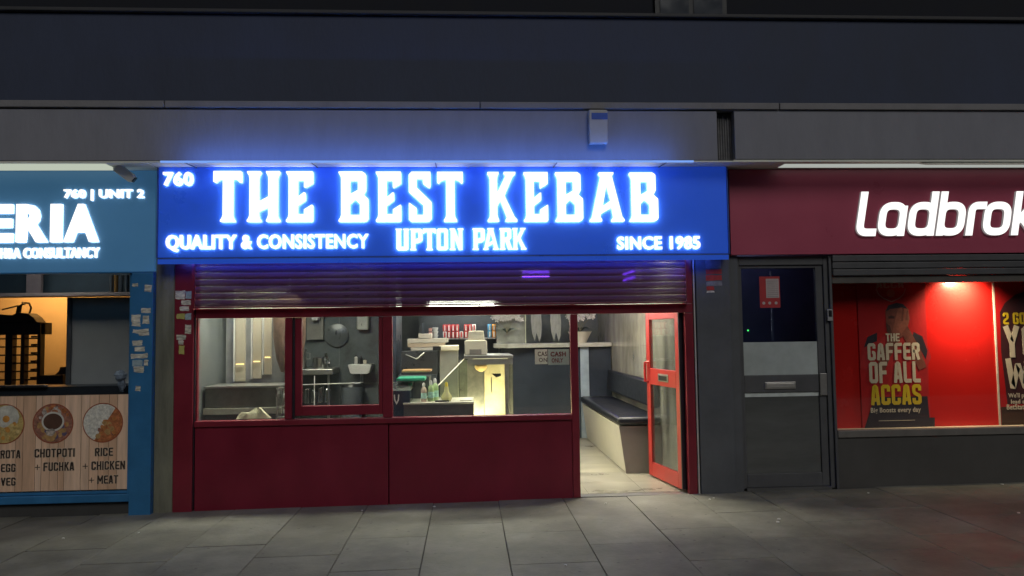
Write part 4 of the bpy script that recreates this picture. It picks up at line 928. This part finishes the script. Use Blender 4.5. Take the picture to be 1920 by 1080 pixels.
# kitchen behind the first two windows
gr = thing('kebab_grill', 'upright steel kebab grill with three glowing burner panels', 'grill', (-2.5, 1.4, 1.0))
hot = glow('burner_glow', (1, .72, .28), 3.0)
mir = mat('polished_steel_panel', (.62, .57, .44), .35, .45, var=.1, scale=3, stretch=(2, 1, .1))
for x0, x1, zb in ((-2.781, -2.662, 1.185), (-2.574, -2.474, 1.214), (-2.442, -2.354, 1.262)):
    b = Bx(x0, x1, 1.40, 1.43, zb, 2.3).build('burner_panel', mir, gr, bevel=.004)
    Bx(x0 - .018, x0 - .006, 1.38, 1.43, zb, 2.3).build('edge_rail', white_m, b)
    Bx(x0 + .02, x1 - .006, 1.36, 1.372, zb + .20, zb + .212).build('burner_element', hot, b)
Bx(-2.9, -2.2, 1.44, 1.5, 1.05, 2.3).build('back_plate', mat('dark_grill_plate', (.30, .31, .31), .45, .3), gr)
Bx(-2.9, -2.1, 1.15, 1.5, 1.02, 1.10).build('drip_tray', steel_m, gr, bevel=.006)
sk = thing('kebab_spit', 'dark kebab cone on an upright spit behind the mullion', 'kebab', (-2.094, 1.2, 1.2))
kx = -2.094
MB().lathe([(.02, 1.28), (.10, 1.30), (.15, 1.45), (.185, 1.7), (.19, 2.1), (.1, 2.2)], (kx, 1.2, 0), 20).build('meat', mat('kebab_meat', (.16, .10, .07), .6, var=.4, scale=8, bump=.4), sk, smooth=True)
MB().tube([(kx, 1.2, 1.15), (kx, 1.2, 2.4)], .012, 8).build('skewer', steel_m, sk)
kc = thing('steel_counter', 'dull steel kitchen counter below the kebab grill', 'counter', (-2.5, .8, .03))
Bx(-2.93, -2.12, .80, 1.3, .93, 1.145).build('front', mat('greasy_steel', (.16, .16, .14), .4, .7, var=.25), kc, bevel=.004)
Bx(-2.93, -2.10, .76, 1.3, 1.148, 1.17).build('top', steel_dull, kc, bevel=.003); Bx(-2.93, -2.08, .74, 1.3, .86, .925).build('ledge', mat('beige_ledge', (.28, .27, .22), .6), kc)
Bx(-2.93, -2.12, .82, 1.3, .03, .855).build('cupboard', fk, kc)
fb = thing('steel_food_bin', 'steel food container at the right end of the kitchen counter', 'container', (-2.1, .7, .8))
MB().box(-2.124, -2.107, .68, .95, .80, 1.13).box(-2.107, -1.98, .68, .95, .80, .83).box(-2.107, -1.98, .93, .95, .83, 1.13).build('body', steel_m, fb, bevel=.004)
MB().tube([(-2.118, .68, 1.135), (-1.98, .68, 1.15)], .012, 8).build('rim', steel_m, fb)
for k in range(3): Bx(-2.072 + .012 * (k % 2), -2.0, .78, .9, .84 + k * .09, .90 + k * .09).build('packet', white_m, cat='packet', label=('lowest', 'middle', 'topmost')[k] + ' pale packet inside the steel container', group='packets in the steel container', bevel=.015)
# crumpled cloth on the sill
cx, cy, cz = -2.214, .13, .873
mb = MB(); n = 14; mm_ = 7; vs = []
for i in range(n):
    for j in range(mm_):
        u, v = i / (n - 1), j / (mm_ - 1)
        hgt = .10 * math.sin(math.pi * u) ** .7 * math.sin(math.pi * v) ** .6 * (1 + .35 * math.sin(9 * u + 3 * v)) * (.55 if .55 < u < .66 else 1)
        vs.append((cx - .17 + .34 * u + .01 * math.sin(11 * v), cy - .05 + .1 * v + .01 * math.sin(13 * u), cz + .002 + max(0, hgt)))
mb.add(vs, [(i * mm_ + j, (i + 1) * mm_ + j, (i + 1) * mm_ + j + 1, i * mm_ + j + 1) for i in range(n - 1) for j in range(mm_ - 1)])
mb.build('crumpled_cloth', mat('pale_rag', (.42, .40, .28), .9, var=.25, scale=14), cat='cloth', label='crumpled pale cloth lying on the window sill', smooth=True)
# basin, dispenser and sink on the slate wall
ba = thing('hand_basin', 'small white hand basin on the slate tiled wall', 'basin', (-1.5, 2.95, 1.2))
MB().prism([(-1.67, 1.31), (-1.335, 1.31), (-1.375, 1.19), (-1.41, 1.175), (-1.60, 1.175), (-1.635, 1.19)], 2.82, 3.1).build('bowl', white_m, ba, bevel=.012)
MB().tube([(-1.50, 3.0, 1.17), (-1.50, 3.0, 1.05)], .022, 8).build('waste_pipe', white_m, ba)
dis_m = mat('dispenser_grey', (.40, .42, .38), .45)
td = thing('paper_towel_dispenser', 'white wall dispenser above the hand basin', 'dispenser', (-1.48, 3.02, 1.78))
MB().prism([(-1.565, 1.79), (-1.40, 1.79), (-1.40, 2.1), (-1.565, 2.1)], 2.96, 3.1).build('cover', dis_m, td, bevel=.02); Bx(-1.495, -1.488, 2.955, 2.961, 1.85, 1.88).build('slot', black_m, td)
for x, hh, mm, lab in ((-1.575, .13, white_m, 'slim pale soap bottle on the hand basin, leftmost'), (-1.50, .11, black_m, 'dark soap bottle on the hand basin, in the middle'), (-1.45, .07, cream_m, 'short cream tub on the hand basin, rightmost')):
    t_ = thing('soap_bottle', lab, 'bottle', (x, 2.97, 1.312))
    MB().lathe([(.024, 0), (.026, hh * .7), (.012, hh * .8)], (x, 2.97, 1.312), 10).build('body', mm, t_, smooth=True); MB().lathe([(.008, hh * .8), (.014, hh)], (x, 2.97, 1.312), 8).build('pump', black_m, t_, smooth=True)
sx = thing('steel_sink', 'steel sink with a tap against the slate wall', 'sink', (-2.1, 2.7, .03))
MB().box(-2.45, -1.82, 2.5, 3.1, 1.19, 1.27).build('bowl', steel_dull, sx, bevel=.012)
for x in (-2.38, -1.88): MB().tube([(x, 2.55, .03), (x, 2.55, 1.19)], .018, 8).build('leg', steel_m, sx)
MB().tube([(-1.98, 3.0, 1.27), (-1.98, 3.0, 1.42), (-1.98, 2.93, 1.46), (-1.98, 2.86, 1.42)], .014, 8).build('tap', steel_m, sx, smooth=True)
for px, rr, hh, lab in ((-2.30, .11, .26, 'tall dented steel pot standing in the steel sink'), (-2.02, .09, .14, 'low steel pot at the right side of the sink')):
    t_ = thing('steel_pot', lab, 'pot', (px, 2.62, 1.272))
    MB().lathe([(rr * .9, 0), (rr, .02), (rr, hh), (rr * 1.06, hh + .01), (rr * .95, hh + .01), (rr * .92, .03)], (px, 2.62, 1.272), 18).build('body', steel_m, t_, smooth=True)
    MB().tube([(px + rr, 2.62, 1.272 + hh * .8), (px + rr + .05, 2.6, 1.272 + hh * .8), (px + rr + .05, 2.6, 1.272 + hh * .5), (px + rr, 2.62, 1.272 + hh * .5)], .009, 6).build('handle', steel_dull, t_)
us = thing('wire_rack', 'shiny wire rack under the steel sink', 'rack', (-2.1, 2.55, .9))
MB().tube([(-2.42, 2.5, 1.06), (-1.45, 2.5, 1.075)], .008, 6).build('rail', white_m, us); MB().tube([(-2.06, 2.5, .78), (-2.06, 2.5, 1.18)], .008, 6).build('rail', white_m, us)
for k in range(6): MB().prism([(-2.4 + .09 * k, .80), (-2.34 + .09 * k, .80 + random.uniform(0, .03)), (-2.33 + .09 * k, .98 + random.uniform(-.06, .05)), (-2.39 + .09 * k, 1.0)], 2.62, 2.72).build('foil_tray', steel_m, us, bevel=.01)
hp = thing('hanging_pan', 'round dark pan lid hanging on the slate wall', 'pan', (-1.88, 3.0, 1.7))
MB().lathe([(.02, -.02), (.15, -.005), (.165, .0), (.165, .012), (.02, .012)], (-1.86, 3.06, 1.72), 24, 'y').build('lid', mat('dark_pan', (.085, .10, .105), .3, .1), hp, smooth=True)
MB().tube([(-1.86, 3.02, 1.73), (-1.86, 3.0, 1.76), (-1.86, 3.02, 1.79)], .01, 6).build('knob', black_m, hp)
wb = thing('waste_bin', 'grey pedal bin under the hand basin', 'bin', (-1.6, 2.9, .03))
MB().lathe([(.12, .03), (.15, .95), (.155, 1.0)], (-1.62, 2.9, 0), 16).build('body', mat('bin_grey', (.12, .14, .16), .4), wb, smooth=True); MB().lathe([(.158, 1.0), (.14, 1.04), (.02, 1.06)], (-1.62, 2.9, 0), 16).build('lid', black_m, wb, smooth=True)
Bx(-2.27, -2.04, 3.02, 3.1, 1.66, 2.2).build('wall_cupboard', mat('grey_cupboard', (.17, .165, .15), .5), cat='cupboard', label='grey wall cupboard at the top of the sliding window', bevel=.004)
MB().prism([(-2.18, 1.93), (-2.10, 1.93), (-2.08, 1.97), (-2.08, 2.1), (-2.18, 2.1)], 2.9, 3.0).build('paper_roll', white_m, cat='paper roll', label='white paper roll hanging before the grey cupboard', bevel=.01)

# ------------------------------------------------------------------ inside the cafe on the left
Bx(-7.3, -3.07, 1.30, 1.33, 2.25, 2.94).build('bulkhead', mat('teal_bulkhead', (.05, .08, .1), .6), cat='bulkhead', label='dark bulkhead above the pale cafe shelf')  # board added to keep the orange light off the upper cafe
cl = thing('cafe_ceiling_light', 'small ceiling light just inside the cafe window', 'ceiling light', (-4.6, .6, 2.93))
Bx(-5.0, -4.2, .45, .75, 2.90, 2.948).build('frame', white_m, cl); Bx(-4.97, -4.23, .48, .72, 2.893, 2.899).build('diffuser', glow('cafe_panel_glow', (1, .95, .84), 10), cl)  # panel added to brighten the front of the cafe
Bx(2.8, 4.6, .9, .95, .05, 2.6).build('hall_wall', mat('hall_blue_wall', (.12, .12, .19), .6, var=.4, scale=1.2), kind='structure')
hl = thing('hall_light', 'dim ceiling light in the stair hall behind the grey door', 'ceiling light', (3.3, .5, 2.7)); Bx(3.1, 3.5, .4, .6, 2.66, 2.7).build('diffuser', glow('hall_glow', (.55, .6, 1), 3), hl)  # light added to lift the dark hall behind the glass
Bx(-7.4, -3.05, .05, 5.5, -.05, .06).build('cafe_floor', mat('cafe_floor_tile', (.12, .1, .09), .5), kind='structure')
Bx(-7.4, -3.06, .05, 5.5, 2.95, 3.0).build('cafe_ceiling', mat('dark_ceiling', (.05, .055, .06), .7), kind='structure')
Bx(-3.06, -3.02, .3, 5.5, 0, 3.0).build('cafe_side_wall', mat('cafe_dark_wall', (.08, .085, .09), .6), kind='structure')
Bx(-7.4, -3.06, 3.4, 3.5, 0, 2.95).build('cafe_back_wall', mat('orange_lit_plaster', (.62, .5, .36), .7, var=.1, scale=1.5, bump=.3, bscale=4), kind='structure')
Bx(-7.5, -7.4, .05, 5.5, 0, 3.0).build('cafe_side_wall', MATS['cafe_dark_wall'], kind='structure')
cr_ = thing('cold_cabinet', 'tall dark grey cabinet panel on the right of the cafe window', 'cabinet', (-4.3, 1.2, .06))
Bx(-4.627, -3.55, 1.2, 1.24, .06, 2.2).build('panel', mat('charcoal_panel', (.62, .58, .52), .45, var=.15, scale=.8), cr_, bevel=.004)
Bx(-4.627 - .0, -4.579, 1.17, 1.198, .06, 2.2).build('edge_post', mat('grey_post', (.13, .13, .13), .4), cr_)
Bx(-5.75, -3.6, 1.0, 1.25, 2.205, 2.245).build('wall_shelf', mat('pink_beige_shelf', (.5, .38, .33), .6), cat='shelf', label='pale shelf along the top of the orange wall', bevel=.004)
Bx(-5.051, -4.889, 1.1, 1.15, 2.25, 2.6).build('shelf_box', mat('dusky_pink', (.25, .2, .2), .7), cat='box', label='dusky pink box standing on the left of the pale shelf')
for k, px in enumerate((-4.100, -4.047, -3.987, -3.927)):
    MB().lathe([(.022, 0), (.024, .19), (.022, .2)], (px, 1.1, 2.246), 10).build('tall_glass', mat('amber_glass' if k == 1 else 'smoky_glass', (.4, .2, .05) if k == 1 else (.15, .15, .14), .1, .3), cat='glass', label=('smoky tall glass left of the amber one on the cafe shelf', 'amber tall glass on the cafe shelf', 'smoky tall glass just right of the amber one', 'smoky tall glass at the right end of the cafe shelf')[k], group='tall glasses on the cafe shelf', smooth=True)
rk = thing('cup_rack', 'black open rack of pigeonholes against the orange wall', 'rack', (-5.6, 2, .06))
kb = mat('black_rack', (.02, .02, .024), .5)
up_x = ((-6.109, -6.045), (-5.787, -5.703), (-5.600, -5.555), (-5.399, -5.360))
for a, b in up_x: Bx(a, b, 2.0, 2.1, .9, 1.92).build('upright', kb, rk)
for k in range(8):
    z = 1.74 - k * .103
    for (a, b), (c, d) in zip(up_x[:-1], up_x[1:]):
        Bx(b + .001, c - .001, 2.02, 2.09, z - .018, z).build('shelf', kb, rk)
Bx(up_x[0][0], up_x[-1][1], 1.99, 2.26, 1.78, 1.93).build('top_box', kb, rk)
for k in range(7): MB().box(-5.477, -5.425, 2.0, 2.1, 1.742 - k * .103, 1.765 - k * .103).build('cup', kb, rk)
em = thing('coffee_machine', 'dark coffee machine silhouetted on top of the rack', 'coffee machine', (-5.6, 2.1, 1.93))
MB().prism([(-6.052, 1.932), (-5.418, 1.932), (-5.472, 2.0), (-5.538, 2.05), (-5.668, 2.06), (-5.731, 2.03), (-6.055, 2.05)], 2.02, 2.24).build('body', kb, em, bevel=.01)
MB().tube([(-5.563, 2.1, 2.03), (-5.538, 2.1, 2.12), (-5.566, 2.1, 2.18), (-5.618, 2.1, 2.185)], .012, 8).build('steam_pipe', kb, em)
MB().tube([(-5.698, 2.1, 2.03), (-5.681, 2.1, 2.14), (-5.631, 2.1, 2.18)], .03, 8).build('grinder_neck', kb, em)
MB().tube([(-5.894, 2.1, 2.10), (-5.695, 2.1, 2.15)], .01, 6).build('rail', kb, em)
cn = thing('cafe_counter', 'dark cafe counter with a steel edge behind the poster', 'counter', (-5, 1.0, .06))
Bx(-7.3, -3.6, .75, 1.15, .06, 1.20).build('body', mat('dark_counter', (.05, .052, .055), .4), cn, bevel=.006)
Bx(-7.3, -4.6, .70, .76, 1.19, 1.225).build('steel_edge', steel_m, cn, bevel=.008)
Bx(-5.313, -5.028, 1.9, 2.3, .9, 1.272).build('till_block', kb, cat='till', label='black stepped block at the foot of the orange wall')
MB().prism([(-5.073, 1.279), (-4.927, 1.279), (-4.928, 1.375), (-5.011, 1.376), (-5.029, 1.324)], 1.8, 1.88).build('folded_bags', kb, cat='bags', label='dark pile of bags on the stepped block')
bgm = mat('clear_plastic_bag', (.5, .52, .56), .15, var=.5, scale=20)
mb = MB(); cx0, cz0 = -3.719, 1.275
mb.lathe([(.01, -.12), (.025, -.10), (.03, -.06), (.022, -.02), (.05, .02), (.06, .06), (.035, .09), (.01, .10)], (cx0, .5, cz0), 11)
mb.v = [Vector((v.x + random.uniform(-.016, .016) + .18 * (cz0 + .09 - v.z) * .6, v.y + random.uniform(-.015, .015), v.z + random.uniform(-.012, .012))) for v in mb.v]
mb.build('plastic_bag', bgm, cat='bag', label='small clear plastic bag hanging at the right of the cafe window')
ol = bpy.data.lights.new('orange_lamp', 'AREA'); ol.shape = 'RECTANGLE'; ol.size = 1.6; ol.size_y = .3; ol.energy = 62; ol.color = (1, .47, .12)
oo = thing('cafe_lamp', 'orange strip lamp washing the cafe back wall from above', 'lamp', (-5.6, 2.75, 2.8))
Bx(-6.4, -4.8, 2.72, 2.78, 2.86, 2.94).build('housing', black_m, oo)  # unseen strip fitting added for the orange light on the wall
olo = bpy.data.objects.new('orange_lamp', ol); COL.objects.link(olo); olo.parent = oo; olo.location = (0, 0, .03); olo.rotation_euler = (math.radians(25), 0, 0)

# ------------------------------------------------------------------ litter on the pavement
lit = mat('white_litter', (.7, .69, .66), .7)
for x, y, where in ((-3.55, -.95, 'on the pavement before the food poster'), (-2.95, -.85, 'on the pavement before the olive pillar'), (-1.05, -.28, 'near the foot of the left red panel'), (-.35, -.22, 'near the foot of the right red panel'),
                    (1.35, -.35, 'just outside the open red doorway'), (2.4, -.33, 'at the foot of the dark pilaster, left of a pair'), (2.46, -.28, 'at the foot of the dark pilaster, right of a pair'), (2.75, -1.2, 'out on the pavement before the grey door, farther of two'),
                    (2.70, -1.3, 'out on the pavement before the grey door, nearer of two'), (4.05, -.3, 'beside the threshold of the grey door'), (5.6, -.12, 'at the foot of the betting shop wall, left one'), (6.0, -.10, 'at the foot of the betting shop wall, right one'),
                    (.7, -2.3, 'nearest to the viewer in the middle of the pavement'), (4.9, -1.3, 'out on the brown pavement before the betting shop')):
    a = random.uniform(0, 3); s_ = random.uniform(.008, .018); pts = [(x + s_ * random.uniform(.7, 1.3) * math.cos(a + k * 1.257), y + s_ * random.uniform(.7, 1.3) * math.sin(a + k * 1.257)) for k in range(5)]
    MB().prism(pts, gz(x) + .003, gz(x) + .010, 'z').build('litter_scrap', lit, cat='litter', label='white litter scrap ' + where, group='white litter scraps on the pavement')
